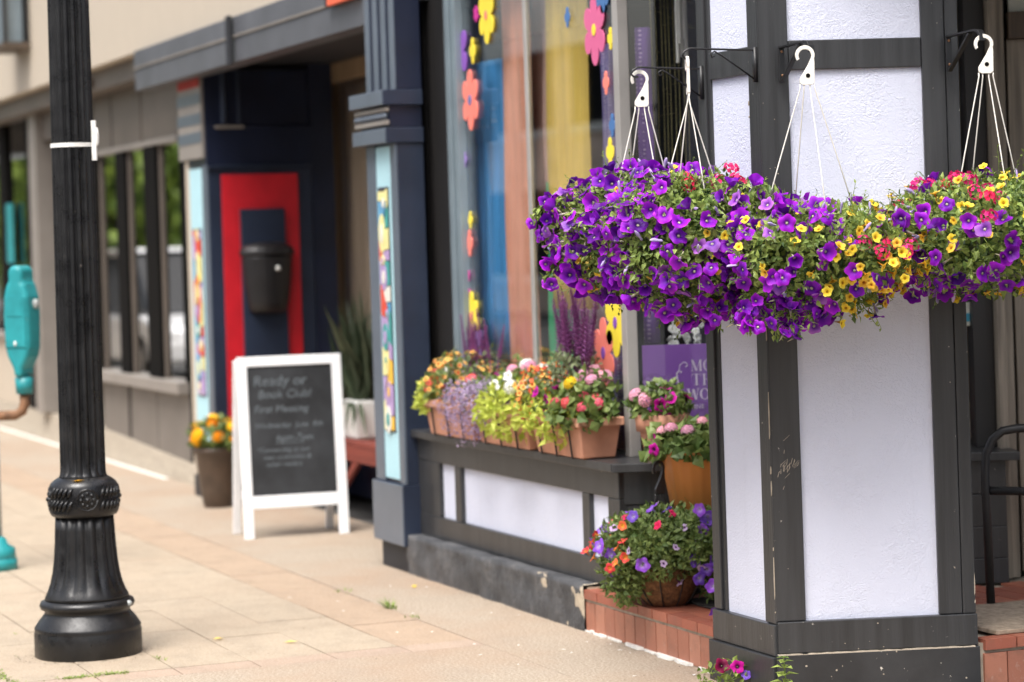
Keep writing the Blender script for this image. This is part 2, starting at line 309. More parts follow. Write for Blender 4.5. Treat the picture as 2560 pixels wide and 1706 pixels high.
# ------------------------------------------------------------------ building helpers
def D(a, d, z=0.0):                       # splayed entry walls: a along the wall, d from the street corner
    return Vector((CS * a - CC * d, CC * a + CS * d, z))
class Fr:                                 # a local frame
    def __init__(s, o, x, y): s.o = Vector(o); s.x = Vector(x).normalized(); s.y = Vector(y).normalized(); s.z = UP
    def p(s, a, b, c): return s.o + s.x * a + s.y * b + s.z * c
WF = Fr((0, 0, 0), (1, 0, 0), (0, 1, 0))
DF = Fr((0, 0, 0), RGT, FWD)
class MB:
    def __init__(s): s.v = []; s.f = []
    def add(s, vs, fs):
        n = len(s.v); s.v += [Vector(v) for v in vs]; s.f += [tuple(i + n for i in f) for f in fs]; return s
    def box(s, x0, x1, y0, y1, z0, z1, fr=WF):
        q = [fr.p(x, y, z) for z in (z0, z1) for x, y in ((x0, y0), (x1, y0), (x1, y1), (x0, y1))]
        return s.add(q, [(3, 2, 1, 0), (4, 5, 6, 7), (0, 1, 5, 4), (1, 2, 6, 5), (2, 3, 7, 6), (3, 0, 4, 7)])
    def tube(s, pts, r, n=8, cap=True):
        pts = [Vector(p) for p in pts]; rs = r if isinstance(r, (list, tuple)) else [r] * len(pts); vs = []
        prev = None
        for i, p in enumerate(pts):
            t = (pts[min(i + 1, len(pts) - 1)] - pts[max(i - 1, 0)]).normalized()
            ref = prev if prev is not None else (Vector((0, 0, 1)) if abs(t.z) < .9 else Vector((1, 0, 0)))
            b = (ref - t * ref.dot(t)).normalized(); prev = b; c = t.cross(b)
            for k in range(n):
                an = 2 * math.pi * k / n; vs.append(p + (b * math.cos(an) + c * math.sin(an)) * rs[i])
        fs = [(i * n + k, i * n + (k + 1) % n, (i + 1) * n + (k + 1) % n, (i + 1) * n + k) for i in range(len(pts) - 1) for k in range(n)]
        if cap: fs += [tuple(range(n))[::-1], tuple(range((len(pts) - 1) * n, len(pts) * n))]
        return s.add(vs, fs)
    def lathe(s, prof, c, n=32, mod=None, cap=True):
        c = Vector(c); vs = []
        for i, (r, z) in enumerate(prof):
            for k in range(n):
                an = 2 * math.pi * k / n; rr = mod(i, an, r, z) if mod else r
                vs.append(c + Vector((rr * math.cos(an), rr * math.sin(an), z)))
        fs = [(i * n + k, i * n + (k + 1) % n, (i + 1) * n + (k + 1) % n, (i + 1) * n + k) for i in range(len(prof) - 1) for k in range(n)]
        if cap: fs += [tuple(range(n))[::-1], tuple(range((len(prof) - 1) * n, len(prof) * n))]
        return s.add(vs, fs)
    def prism(s, pts, y0, y1, fr=WF):      # outline in (x, z), thickness along the frame's y
        n = len(pts); q = [fr.p(x, y0, z) for x, z in pts] + [fr.p(x, y1, z) for x, z in pts]
        return s.add(q, [tuple(range(n)), tuple(range(2 * n - 1, n - 1, -1))] + [(i, i + n, (i + 1) % n + n, (i + 1) % n) for i in range(n)])
    def slab(s, pts, z0, z1):              # outline in plan
        n = len(pts); q = [Vector((x, y, z0)) for x, y in pts] + [Vector((x, y, z1)) for x, y in pts]
        return s.add(q, [tuple(range(n))[::-1], tuple(range(n, 2 * n))] + [(i, (i + 1) % n, (i + 1) % n + n, i + n) for i in range(n)])
    def ball(s, c, r, n=8, m=5, sc=(1, 1, 1)):
        c = Vector(c); vs = []
        for i in range(m + 1):
            th = math.pi * i / m
            for k in range(n):
                ph = 2 * math.pi * k / n
                vs.append(c + Vector((r * sc[0] * math.sin(th) * math.cos(ph), r * sc[1] * math.sin(th) * math.sin(ph), r * sc[2] * math.cos(th))))
        return s.add(vs, [(i * n + k, (i + 1) * n + k, (i + 1) * n + (k + 1) % n, i * n + (k + 1) % n) for i in range(m) for k in range(n)])
    def leaf(s, p, d, up, L, Wd, fold=.25, droop=.2):
        p = Vector(p); d = d.normalized(); w = d.cross(up)
        if w.length < 1e-4: w = d.orthogonal()
        w.normalize(); nn = w.cross(d).normalized()
        m1 = p + d * L * .45 - nn * L * .02; t = p + d * L - nn * L * droop
        return s.add([p, m1, m1 + w * Wd * .5 + nn * Wd * fold, m1 - w * Wd * .5 + nn * Wd * fold, t], [(0, 1, 2), (0, 3, 1), (2, 1, 4), (1, 3, 4)])
    def mesh(s, name, material, off=Vector((0, 0, 0)), smooth=False):
        me = bpy.data.meshes.new(name); me.from_pydata([tuple(v - off) for v in s.v], [], s.f); me.update()
        if material: me.materials.append(MATS[material])
        if smooth: me.polygons.foreach_set('use_smooth', [True] * len(me.polygons))
        return me
    def build(s, name, material, parent=None, smooth=False, bevel=0, kind=None):
        off = root_loc(parent)
        o = bpy.data.objects.new(name, s.mesh(name, material, off, smooth)); COL.objects.link(o)
        if parent: o.parent = parent
        if bevel:
            bv = o.modifiers.new('bevel', 'BEVEL'); bv.width = bevel; bv.segments = 2; bv.limit_method = 'ANGLE'
        if kind: o['kind'] = kind
        return o
def root_loc(o):
    if o is None: return Vector((0, 0, 0))
    while o.parent: o = o.parent
    return Vector(o.location)
def thing(name, label, cat, loc=(0, 0, 0), group=None):
    o = bpy.data.objects.new(name, None); COL.objects.link(o); o.location = loc; o.empty_display_size = .1
    o['label'] = label; o['category'] = cat
    if group: o['group'] = group
    return o
def tag(o, label, cat, group=None):
    o['label'] = label; o['category'] = cat
    if group: o['group'] = group
    return o
def box(name, material, parent, x0, x1, y0, y1, z0, z1, fr=WF, bevel=.003):
    return MB().box(x0, x1, y0, y1, z0, z1, fr).build(name, material, parent, bevel=bevel)
def struct(o): o['kind'] = 'structure'; return o
def inst(name, me, parent, loc, rot=None, scale=1.0):
    o = bpy.data.objects.new(name, me); COL.objects.link(o); o.parent = parent
    M = (rot.to_matrix().to_4x4() if rot is not None else Matrix.Identity(4))
    M = Matrix.Translation(Vector(loc) - root_loc(parent)) @ M @ Matrix.Scale(scale, 4)
    o.matrix_basis = M
    return o
CACHE = {}
def with_mat(me, material):
    k = (me.name, material)
    if k not in CACHE:
        c = me.copy(); c.materials.clear(); c.materials.append(MATS[material]); CACHE[k] = c
    return CACHE[k]
def text(body, size, fr, x, y, z, material, parent, name='lettering', extrude=.0006, shear=0, space=1.0):
    cu = bpy.data.curves.new('txt', 'FONT'); cu.body = body; cu.size = size; cu.extrude = extrude; cu.shear = shear; cu.space_character = space
    cu.resolution_u = 3
    ob = bpy.data.objects.new('txt', cu); COL.objects.link(ob)
    dg = bpy.context.evaluated_depsgraph_get(); dg.update()
    me = bpy.data.meshes.new_from_object(ob.evaluated_get(dg)); bpy.data.objects.remove(ob); bpy.data.curves.remove(cu)
    off = root_loc(parent)
    for v in me.vertices: v.co = fr.p(x + v.co.x, y - v.co.z, z + v.co.y) - off
    me.materials.clear(); me.materials.append(MATS[material]); me.name = name
    o = bpy.data.objects.new(name, me); COL.objects.link(o); o.parent = parent
    return o

# ------------------------------------------------------------------ flower meshes
def petunia(name, rad, material, seed, cup=.35, lobes=5, segs=20, tube=1.0, fold=.08):
    rg = random.Random(seed); mb = MB(); rings = [(.0, -.55), (.12, -.3), (.2, -.08), (.55, .05), (.85, .04), (1, 0)]
    ph = [rg.uniform(0, 6.28) for _ in range(3)]; vs = []
    for i, (r, z) in enumerate(rings):
        for k in range(segs):
            an = 2 * math.pi * k / segs
            lob = 1 - .2 * (abs(math.cos(lobes / 2 * an)) ** 2.5) * (r ** 2) + .05 * math.sin(3 * an + ph[0]) * r
            ruf = (.1 * math.sin(lobes * an + ph[1]) + fold * math.sin(2 * an + ph[2])) * r ** 2.2
            zz = z + ruf + (cup - .35) * r * r + (.12 * cup * r)
            vs.append(Vector((max(r, .03) * lob * math.cos(an), max(r, .03) * lob * math.sin(an), zz)) * rad)
    fs = [(i * segs + k, i * segs + (k + 1) % segs, (i + 1) * segs + (k + 1) % segs, (i + 1) * segs + k) for i in range(len(rings) - 1) for k in range(segs)]
    mb.add(vs, fs)
    mb.tube([Vector((0, 0, -.1)) * rad, Vector((.02, 0, -.7)) * rad, Vector((.05, .02, -1.3)) * rad], [rad * .19 * tube, rad * .1, rad * .05], 5)
    return mb.mesh(name, material, smooth=True)
PET = [petunia('petunia%d' % i, .0265, 'pet_purple', i, cup=c) for i, c in enumerate((.3, .45, .2, .75))] + [petunia('petunia4', .0265, 'pet_purple', 5, cup=.5, fold=.3), petunia('petunia5', .025, 'pet_purple', 6, cup=.05, fold=.22), petunia('petunia6', .022, 'pet_purple', 7, cup=1.15, fold=.15)]
CAL = [petunia('calibrachoa%d' % i, .0155, 'pet_yellow', 20 + i, cup=c, segs=15) for i, c in enumerate((.35, .55))]
def bud(name, material):
    mb = MB(); mb.lathe([(.001, -.012), (.004, -.006), (.003, .004), (.0055, .018), (.004, .03), (.001, .036)], (0, 0, 0), 6, lambda i, an, r, z: r * (1 + .3 * math.cos(3 * an)))
    return mb.mesh(name, material, smooth=True)
BUD = bud('bud', 'pet_violet')
def cluster(name, rad, n, material, seed, flat=.6, fl=.009):
    rg = random.Random(seed); mb = MB()
    for i in range(n):
        z = 1 - (i + .5) / n * 1.25; an = i * 2.39996; h = math.sqrt(max(0, 1 - z * z))
        d = Vector((h * math.cos(an), h * math.sin(an), z * flat)).normalized()
        p = Vector((h * math.cos(an), h * math.sin(an), z * flat)) * rad * rg.uniform(.85, 1.05)
        t = d.orthogonal().normalized(); b = d.cross(t)
        a0 = rg.uniform(0, 6)
        for k in range(5):
            a1 = a0 + k * 1.2566; dr = t * math.cos(a1) + b * math.sin(a1)
            mb.leaf(p, dr + d * .25, d, fl * rg.uniform(.85, 1.15), fl * .95, .05, .1)
    return mb.mesh(name, material)
VERB = cluster('verbena', .026, 16, 'pet_pink', 3, .55)
HEAD = cluster('flower_head', .036, 40, 'head_pink', 4, .8, .012)
MARI = cluster('marigold', .034, 46, 'head_orange', 5, .6, .014)
def spike(seed):
    rg = random.Random(seed); mb = MB(); mb.tube([(0, 0, 0), (.004, 0, .1), (.0, .003, .27)], [.003, .0025, .001], 5)
    for i in range(70):
        z = .07 + .2 * i / 70; an = i * 2.4; w = .021 * (1 - .6 * i / 70)
        d = Vector((math.cos(an), math.sin(an), .7)); mb.leaf((0, 0, z), d, UP, w * 1.3, w * .8, .2, .1)
    return mb.mesh('salvia_spike', 'salvia')
SPK = spike(1)
def face_rot(d, rg, roll=True):
    q = Vector(d).to_track_quat('Z', 'Y')
    if roll:
        from mathutils import Quaternion
        q = q @ Quaternion((0, 0, 1), rg.uniform(0, 6.283))
    return q

PETX = PET * 3 + [with_mat(PET[k], 'pet_faded') for k in (1, 4, 5)] + [with_mat(PET[k], 'pet_deep') for k in (3, 6, 0, 2)] + [PET[6], PET[4]]
# ------------------------------------------------------------------ the setting
def sheet(name, material, x0, x1, y0, y1, z0, z1): return struct(box(name, material, None, x0, x1, y0, y1, z0, z1, bevel=0))
sheet('road', 'asphalt', -280, 280, -260, 1.28, -.3, -.14)
sheet('ground_behind', 'asphalt', -280, 280, 1.42, 260, -.3, -.06)
sheet('kerb', 'mortar', -120, 60, 1.28, 1.42, -.2, -.004)
SW = sheet('sidewalk', 'joint', -120, 60, 1.42, 4.6, -.058, -.005)
MB().box(-120, 60, 3.585, 4.6, -.0115, .0).build('concrete_strip', 'aggregate', SW)
MB().box(-9.2, 60, 1.425, 3.583, -.0115, .0).build('concrete_strip', 'aggregate', SW)
box('painted_line', 'white_caulk', SW, -30, -17.2, 4.3, 4.335, .0005, .006, bevel=0)
rg = random.Random(5)
def slabmesh(w, d, m):
    mb = MB().box(-w / 2 + .002, w / 2 - .002, -d / 2 + .002, d / 2 - .002, -.0108, 0); return mb.mesh('paving_slab', m)
SL = slabmesh(.62, .308, 'slab_tan'); SR = slabmesh(.62, .308, 'slab_red'); SP = slabmesh(.16, .308, 'slab_pink'); SH = slabmesh(.31, .308, 'slab_tan')
ys = [1.62, 1.93, 2.24, 2.55 - .06, 2.80, 3.11, 3.425]
ys = [1.581 + .308 * i for i in range(7)]
cnt = 0
for j, yc in enumerate(ys):
    inst('paving_slab', SP, SW, (-9.28, yc, 0))
    x = -9.36 - (.31 if j % 2 else 0)
    if j % 2: inst('paving_slab', SH, SW, (-9.36 - .155, yc, rg.uniform(-.001, .001)))
    n = 40 if j < 6 else 40
    for i in range(n):
        me = SR if j == 6 else SL
        q = inst('paving_slab', me, SW, (x - .31 - .62 * i, yc, rg.uniform(-.0018, .0012)))
        q.rotation_mode = 'XYZ'
MB().box(-120, -9.36 - .62 * 40.6, 1.425, 3.58, -.0115, -.0005).build('far_paving', 'slab_tan', SW, kind='stuff')

# weeds in the joints, fallen petals
rg = random.Random(8); mb = MB()
def tuft(x, y, n, sp, h):
    for i in range(n):
        p = Vector((x + rg.gauss(0, sp), y + rg.gauss(0, sp * .6), -.008)); an = rg.uniform(0, 6.28)
        mb.leaf(p, Vector((math.cos(an) * .7, math.sin(an) * .7, 1)), UP, h * rg.uniform(.5, 1.2), .007, .1, .25)
for i in range(60): tuft(-9.36 + rg.gauss(0, .012), rg.uniform(1.92, 2.17), 9, .012, .02)
for i in range(70): tuft(rg.uniform(-10.6, -9.3), 1.735 + rg.gauss(0, .008), 6, .012, .022)
for i in range(10): tuft(-9.36 - .31 * rg.choice((0, 2, 4)), 1.735 + rg.uniform(0, .3), 5, .01, .018)
tuft(-10.35, 3.585, 40, .02, .07); tuft(-10.05, 3.585, 14, .02, .03); tuft(-9.6, 2.36, 12, .03, .035); tuft(-11.0, 3.585, 12, .03, .03)
tag(mb.build('weeds', 'grass', kind='stuff'), 'small green weeds sprouting from the pavement joints', 'weeds')
mb = MB()
for i in range(24):
    x, y = rg.uniform(-11.2, -8.0), rg.uniform(3.3, 4.02); an = rg.uniform(0, 6.28)
    mb.leaf((x, y, .003), Vector((math.cos(an), math.sin(an), .1)), UP, rg.uniform(.01, .026), rg.uniform(.006, .014), .1, .05)
tag(mb.build('fallen_petals', 'head_white', kind='stuff'), 'pale petals and scraps scattered on the pavement by the tiled step', 'petals')
mb = MB()
for i in range(420):
    if i < 120: t = rg.uniform(0, 6.28); x, y = -9.9 + math.cos(t) * rg.uniform(.216, .3), 2.145 + math.sin(t) * rg.uniform(.216, .3)
    elif i < 260: x, y = rg.uniform(-11.4, -7.9), 4.06 - abs(rg.gauss(0, .05))
    else: x, y = rg.uniform(-13, -8), rg.uniform(1.7, 4.0)
    an = rg.uniform(0, 6.28); mb.leaf((x, y, .002), Vector((math.cos(an), math.sin(an), .15)), UP, rg.uniform(.006, .018), rg.uniform(.003, .008), .1, .05)
tag(mb.build('pavement_debris', 'brown_wood', kind='stuff'), 'tiny brown bits of dirt and debris on the pavement', 'debris')
mb = MB()
for x, y in ((-9.95, 2.72), (-10.5, 2.35), (-9.7, 2.9), (-10.9, 3.9), (-10.4, 2.2)):
    an = rg.uniform(0, 6.28); mb.leaf((x, y, .004), Vector((math.cos(an), math.sin(an), .1)), UP, .06, .03, .1, .05)
tag(mb.build('fallen_leaves', 'pet_yellow', kind='stuff'), 'small yellow orange leaves lying flat on the paving', 'leaves')

# ------------------------------------------------------------------ flower shop (window, ledge, splayed return)
SH_ = thing('flower_shop', 'dark timber and white stucco flower shop with big display window', 'building', (-10.2, 4.2, 0))
mb = MB(); rg = random.Random(2)
nx, nz = 60, 7
for i in range(nx + 1):
    for k in range(nz + 4):
        x = -11.42 + 2.135 * i / nx
        if k <= nz: y, z = 4.055, .19 * k / nz
        else: y, z = 4.055 + .09 * (k - nz), .19
        f = noise.noise(Vector((x * 5, y * 5, z * 9))) * .012 + noise.noise(Vector((x * 17, y * 17, z * 20))) * .006
        bite = max(0, noise.noise(Vector((x * 3.1 + 4, 2, z * 4))) - .1) * .06 * max(0, (x + 10.4))
        mb.v.append(Vector((x, y + (f + bite if k <= nz else f * .3), z + (f * .5 if k >= nz else 0))))
h = nz + 4
mb.f = [(i * h + k, (i + 1) * h + k, (i + 1) * h + k + 1, i * h + k + 1) for i in range(nx) for k in range(h - 1)]
mb.build('plinth', 'plinth', SH_, smooth=True)
MB().box(-11.42, -9.285, 4.075, 4.3, 0, .178).build('plinth_core', 'plinth', SH_)
WA = box('ledge_cap', 'dark_paint', SH_, -11.4, -9.04, 4.085, 4.36, .665, .70)
box('rail', 'dark_paint', SH_, -11.4, -9.05, 4.12, 4.2, .555, .664)
box('rail', 'dark_paint', SH_, -11.4, -9.05, 4.12, 4.2, .192, .295)
for x0, x1 in ((-11.4, -11.115), (-10.91, -10.83), (-9.425, -9.35), (-9.165, -9.05)):
    box('post', 'dark_paint', SH_, x0, x1, 4.122, 4.2, .296, .554)
for x0, x1 in ((-11.115, -10.91), (-10.83, -9.425), (-9.35, -9.165)):
    box('stucco_panel', 'stucco', SH_, x0 - .002, x1 + .002, 4.143, 4.21, .293, .557, bevel=0)
# splayed return below the entry window
box('ledge_cap', 'dark_paint', SH_, .372, 2.0, 9.90, 10.28, .664, .699, DF)
box('rail', 'dark_paint', SH_, .395, 1.95, 9.945, 10.02, .53, .663, DF)
box('rail', 'dark_paint', SH_, .395, 1.95, 9.95, 10.02, .398, .527, DF)
box('rail', 'dark_paint', SH_, .395, 1.95, 9.945, 10.02, .17, .27, DF)
for a0, a1 in ((.395, .535), (1.25, 1.32), (1.80, 1.86), (1.885, 1.95)): box('post', 'dark_paint', SH_, a0, a1, 9.947, 10.02, .271, .397, DF)
for a0, a1 in ((.535, 1.25), (1.32, 1.80), (1.86, 1.885)): box('stucco_panel', 'stucco', SH_, a0 - .002, a1 + .002, 9.965, 10.03, .268, .40, DF, bevel=0)
# dark boards beside the blue pillar
for x0, x1 in ((-11.9, -11.5), (-11.495, -11.222)):
    box('board', 'black_wood', SH_, x0, x1, 4.255, 4.3, .70, 2.95)
# display window
WN = box('display_window', 'alu_blue', SH_, -11.22, -11.075, 4.257, 4.32, .70, 2.9)
box('frame', 'alu_blue', WN, -11.17, -11.13, 4.245, 4.256, .70, 2.9)
box('mullion', 'alu', WN, -10.312, -10.275, 4.292, 4.311, .70, 2.9)
box('mullion', 'alu', WN, -9.313, -9.262, 4.275, 4.325, .70, 2.9)
box('header', 'dark_paint', WN, -11.22, -9.19, 4.24, 4.36, 2.901, 3.0)
for x0, x1 in ((-11.075, -10.313), (-10.274, -9.312)): MB().box(x0, x1, 4.296, 4.303, .70, 2.9).build('pane', 'glass', WN)
WD = box('entry_window', 'black_wood', SH_, 1.87, 1.955, 10.13, 10.25, .70, 2.9, DF)
MB().box(.505, 1.87, 10.197, 10.204, .70, 2.9, DF).build('pane', 'glass', WD)
box('header', 'dark_paint', WD, .505, 2.0, 10.14, 10.26, 2.901, 3.0, DF)
box('card', 'card_white', WD, 1.835, 1.876, 10.188, 10.193, 1.195, 1.292, DF)
MB().box(1.848, 1.869, 10.1855, 10.187, 1.213, 1.247, DF).build('printed_square', 'card_blue', WD)
# flower decals on the panes
def flower_outline(r, petals, deep=.38, n=60):
    return [((r * (1 - deep + deep * abs(math.cos(petals * t / 2)) ** .6)) * math.sin(t), (r * (1 - deep + deep * abs(math.cos(petals * t / 2)) ** .6)) * math.cos(t)) for t in [2 * math.pi * i / n for i in range(n)]]
def decal(x, z, h, colr, eye=None, petals=6, w=.74, deep=.45):
    r = h / 2; fr = Fr((x, 4.288, z), (1, 0, 0), (0, 1, 0))
    o = MB().prism([(px * w, pz) for px, pz in flower_outline(r, petals, deep)], 0, .0045, fr).build('flower_decal', 'decal_' + colr, WN)
    if eye: MB().prism([(px * w, pz) for px, pz in flower_outline(r * .17, 4, .05, 16)], -.003, -.0005, fr).build('decal_centre', 'decal_' + eye, WN)
for a in [(-11.11, 2.52, .3, 'purple', 'yellow'), (-10.74, 2.66, .27, 'yellow', 'coral'), (-10.98, 2.28, .29, 'coral', 'blue'), (-11.15, 1.4, .25, 'magenta', 'coral'),
          (-11.05, 1.25, .24, 'yellow', 'coral'), (-9.52, 2.48, .3, 'pink', 'yellow'), (-9.53, 1.12, .3, 'coral', 'purple'), (-9.4, 1.25, .29, 'yellow', 'purple'),
          (-9.43, 2.63, .18, 'blue', None), (-10.87, 2.68, .08, 'magenta', None), (-11.0, 1.12, .2, 'violet', None)]:
    decal(a[0], a[1], a[2], a[3], a[4])
for a in [(-10.93, 2.51, .125, 'yellow'), (-11.13, 2.08, .085, 'coral'), (-11.03, 1.71, .085, 'yellow'), (-11.05, 1.6, .13, 'coral'), (-11.12, 2.17, .09, 'magenta'), (-11.08, 2.0, .08, 'violet'),
          (-9.36, 2.43, .095, 'yellow'), (-9.42, 2.25, .1, 'coral'), (-9.37, 2.07, .1, 'blue'), (-9.4, 1.96, .125, 'yellow'), (-9.37, 1.86, .12, 'violet'), (-9.8, 2.56, .09, 'blue')]:
    decal(a[0], a[1], a[2], a[3], None, 4, .6, .55)
# shell: interior, upper wall, porch soffit
end = D(4.6, 10.2); cor = D(.505, 10.2)
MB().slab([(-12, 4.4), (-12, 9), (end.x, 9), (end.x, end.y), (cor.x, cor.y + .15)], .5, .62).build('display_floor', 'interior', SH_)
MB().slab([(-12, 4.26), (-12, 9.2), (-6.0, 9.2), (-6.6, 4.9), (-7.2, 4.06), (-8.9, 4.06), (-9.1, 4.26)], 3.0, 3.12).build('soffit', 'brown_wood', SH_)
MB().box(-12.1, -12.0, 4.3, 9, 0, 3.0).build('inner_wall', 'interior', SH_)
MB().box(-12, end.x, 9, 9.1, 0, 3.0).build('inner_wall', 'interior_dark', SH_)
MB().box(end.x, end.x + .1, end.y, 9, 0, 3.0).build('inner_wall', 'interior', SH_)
MB().box(2.75, 4.6, 10.15, 10.25, 0, 3.0, DF).build('outer_wall', 'stucco', SH_)
MB().box(-11.95, -7.35, 4.27, 4.4, 3.12, 7.5).build('upper_wall', 'stucco', SH_)
MB().box(-7.55, -7.35, 4.3, 9.2, 3.12, 7.5).build('upper_wall', 'stucco', SH_)
# tiled step and porch floor
PF = thing('porch_step', 'red quarry tiled entrance step with pale mortar joints', 'step', (-8.6, 4.4, 0))
MB().slab([(-9.29, 4.0665), (-7.9, 4.0665), (-7.7, 4.3), (-7.41, 4.66), (-7.36, 4.70), (-7.36, 7.5), (-8.3, 7.5), (-9.29, 4.9)], .0, .158).build('mortar_bed', 'mortar', PF)
rg = random.Random(12)
ft = MB().box(-.0445, .0445, 0, .012, 0, .118).mesh('tile', 'quarry_face'); nos = MB().box(-.062, .062, 0, .07, 0, .036).mesh('tile', 'quarry_tile'); flr = MB().box(-.096, .096, -.046, .046, 0, .012).mesh('tile', 'quarry_tile')
for i in range(16): inst('face_tile', ft, PF, (-9.24 + i * .095, 4.063 + rg.uniform(-.001, .001), .004))
for i in range(12): inst('nosing_tile', nos, PF, (-9.225 + i * .13, 4.058 + rg.uniform(-.0015, .0015), .1345))
from mathutils import Euler
for i in range(30):
    inst('face_tile', ft, PF, (-7.348, 4.76 + i * .095, .004), Euler((0, 0, R(90))).to_quaternion())
    if i < 20: inst('nosing_tile', nos, PF, (-7.343, 4.78 + i * .13, .1345), Euler((0, 0, R(90))).to_quaternion())
for j in range(24):
    y = 4.178 + j * .1
    for i in range(10):
        x = -9.19 + i * .2 + (.1 if j % 2 else 0)
        if x < -9.2 or x > -7.5 or (x > -7.75 and y < 4.8): continue
        dep = -CC * x * 1 + CS * y
        if -CC * x + CS * y > 9.93: continue
        inst('floor_tile', flr, PF, (x, y, .1585))
mb = MB(); x = -9.3; rg = random.Random(4)
while x < -7.9:
    L = rg.uniform(.03, .16); w = rg.uniform(.006, .026)
    mb.slab([(x, 4.063), (x + L, 4.063), (x + L * .9, 4.063 - w), (x + L * .4, 4.063 - w * rg.uniform(.5, 1.4)), (x + .01, 4.063 - w * .6)], .0005, rg.uniform(.004, .012)); x += L + rg.choice((0, .01, .05))
mb.build('caulk', 'white_caulk', PF)
tag(box('door_mat', 'mat_dark', None, -8.75, -8.1, 4.24, 4.6, .172, .182), 'dark bristle mat lying on the tiled step behind the floor basket', 'mat')
tag(box('door_mat', 'mat_tan', None, -7.95, -7.4, 4.8, 5.6, .172, .188), 'tan coir mat on the porch floor right of the white column', 'mat')

# ------------------------------------------------------------------ porch column
PC = thing('porch_column', 'white stucco porch column framed with dark grey timber boards', 'column', (-7.75, 4.3, 0))
wv = Vector((.2957, .9553, 0)); mv = Vector((-.9553, .2957, 0))
A_ = Vector((-8.03, 4.02, 0)); B_ = Vector((-7.56, 4.02, 0)); C_ = B_ + wv * .70
NF = Fr(A_, (1, 0, 0), (0, 1, 0)); WFc = Fr(B_, wv, mv)
core = [A_ + Vector((.015, .016, 0)), B_ + Vector((-.012, .017, 0)), B_ + wv * .1 + mv * .016, C_ + mv * .016 - wv * .01, C_ + mv * .22 - wv * .01, A_ + Vector((.015, .25, 0))]
MB().slab([(p.x, p.y) for p in core], .0, 3.0).build('stucco_core', 'stucco', PC)
# narrow face
box('board', 'dark_paint', PC, 0, .058, 0, .12, .256, 3.0, NF); box('board', 'dark_paint', PC, .0585, .086, .010, .05, .256, 3.0, NF)
box('board', 'dark_paint', PC, .388, .466, 0.001, .03, .256, 3.0, NF)
box('rail', 'dark_paint', PC, .087, .387, .002, .03, 2.155, 2.25, NF)
box('base_board', 'dark_paint', PC, -.002, .468, -.008, .05, .146, .254, NF)
box('base_board', 'dark_base', PC, -.016, .474, -.02, .05, 0, .144, NF)
# wide face
box('board', 'dark_paint', PC, .001, .104, 0, .03, .266, 3.0, WFc)
box('board', 'dark_paint', PC, .572, .653, 0, .03, .266, 3.0, WFc); box('board', 'dark_paint', PC, .655, .70, -.002, .12, .266, 3.0, WFc)
box('rail', 'dark_paint', PC, .106, .570, .002, .03, 2.16, 2.262, WFc)
box('base_board', 'dark_paint', PC, .004, .703, -.008, .12, .156, .264, WFc)
box('base_board', 'dark_base', PC, -.004, .706, -.02, .14, 0, .1535, WFc)
mb = MB(); rg = random.Random(3); prev = 0
pts = [(.0 + .69 * i / 40, .1545 + rg.uniform(-.0012, .0016)) for i in range(41)]
mb.prism(pts + [(x, .1515) for x, z in pts[::-1]], -.0195, -.003, WFc); mb.build('caulk_line', 'cream_caulk', PC)
mb = MB()
for z0, z1 in ((.28, 2.9),):
    mb.box(.1035, .1058, .0145, .0175, .27, 2.155, WFc); mb.box(.386, .3885, .013, .018, .26, 2.15, NF)
mb.build('caulk_line', 'cream_caulk', PC)
mb = MB(); rg = random.Random(9)
for i in range(26):
    x, z, L, an = .052 + rg.gauss(0, .022), .79 + rg.gauss(0, .03), rg.uniform(.008, .03), rg.uniform(.6, 1.5)
    x = min(max(x, .012), .092); q = Fr(WFc.p(x, -.0006, z), wv * math.cos(an) + UP * math.sin(an), mv)
    mb.add([WFc.p(x, -.0008, z), WFc.p(x + .0016, -.0008, z), WFc.p(min(.1, x + .0012 + L * math.cos(an)), -.0008, z + L * math.sin(an)), WFc.p(min(.1, x + L * math.cos(an)), -.0008, z + L * math.sin(an))], [(0, 1, 2, 3)])
mb.build('scratches', 'cream_caulk', PC)
def worn(fr, x, y, z0, z1, seed, dens=.5):
    mb = MB(); rg = random.Random(seed); z = z0
    while z < z1:
        L = rg.choice((.006, .012, .02, .05, .12)) * rg.uniform(.6, 1.4)
        if rg.random() < dens:
            w = rg.uniform(.0007, .0024); mb.prism([(x - w, z), (x + w * .4, z + L * .1), (x + w * .7, z + L * .6), (x, z + L), (x - w * .8, z + L * .7)], y - .0012, y + .002, fr)
        z += L + rg.uniform(.0, .03)
    mb.build('worn_edge', 'cream_caulk', PC)
worn(NF, .4645, 0, .28, 1.3, 1, .5); worn(NF, .388, 0, .3, 2.1, 2, .12); worn(WFc, .698, -.002, .3, 1.3, 3, .25); worn(WFc, .5735, 0, .3, 1.2, 5, .1)
mb = MB(); rg = random.Random(19)
for k in range(16):
    x = rg.choice((rg.uniform(.01, .09), rg.uniform(.585, .69))); z = rg.uniform(.3, 2.2); r = rg.uniform(.001, .0022)
    mb.prism([(x + r * math.cos(t * 1.047), z + r * math.sin(t * 1.047)) for t in range(6)], -.0012, .001, WFc)
for k in range(16):
    x, z = rg.uniform(.01, .69), rg.uniform(.01, .25); r = rg.uniform(.0008, .0022) * (1.5 if z < .15 else 1); y = -.021 if z < .15 else -.009
    mb.prism([(x + r * rg.uniform(.7, 1.6) * math.cos(t * 1.047), z + r * math.sin(t * 1.047)) for t in range(6)], y, y + .002, WFc)
mb.build('paint_chips', 'cream_caulk', PC)
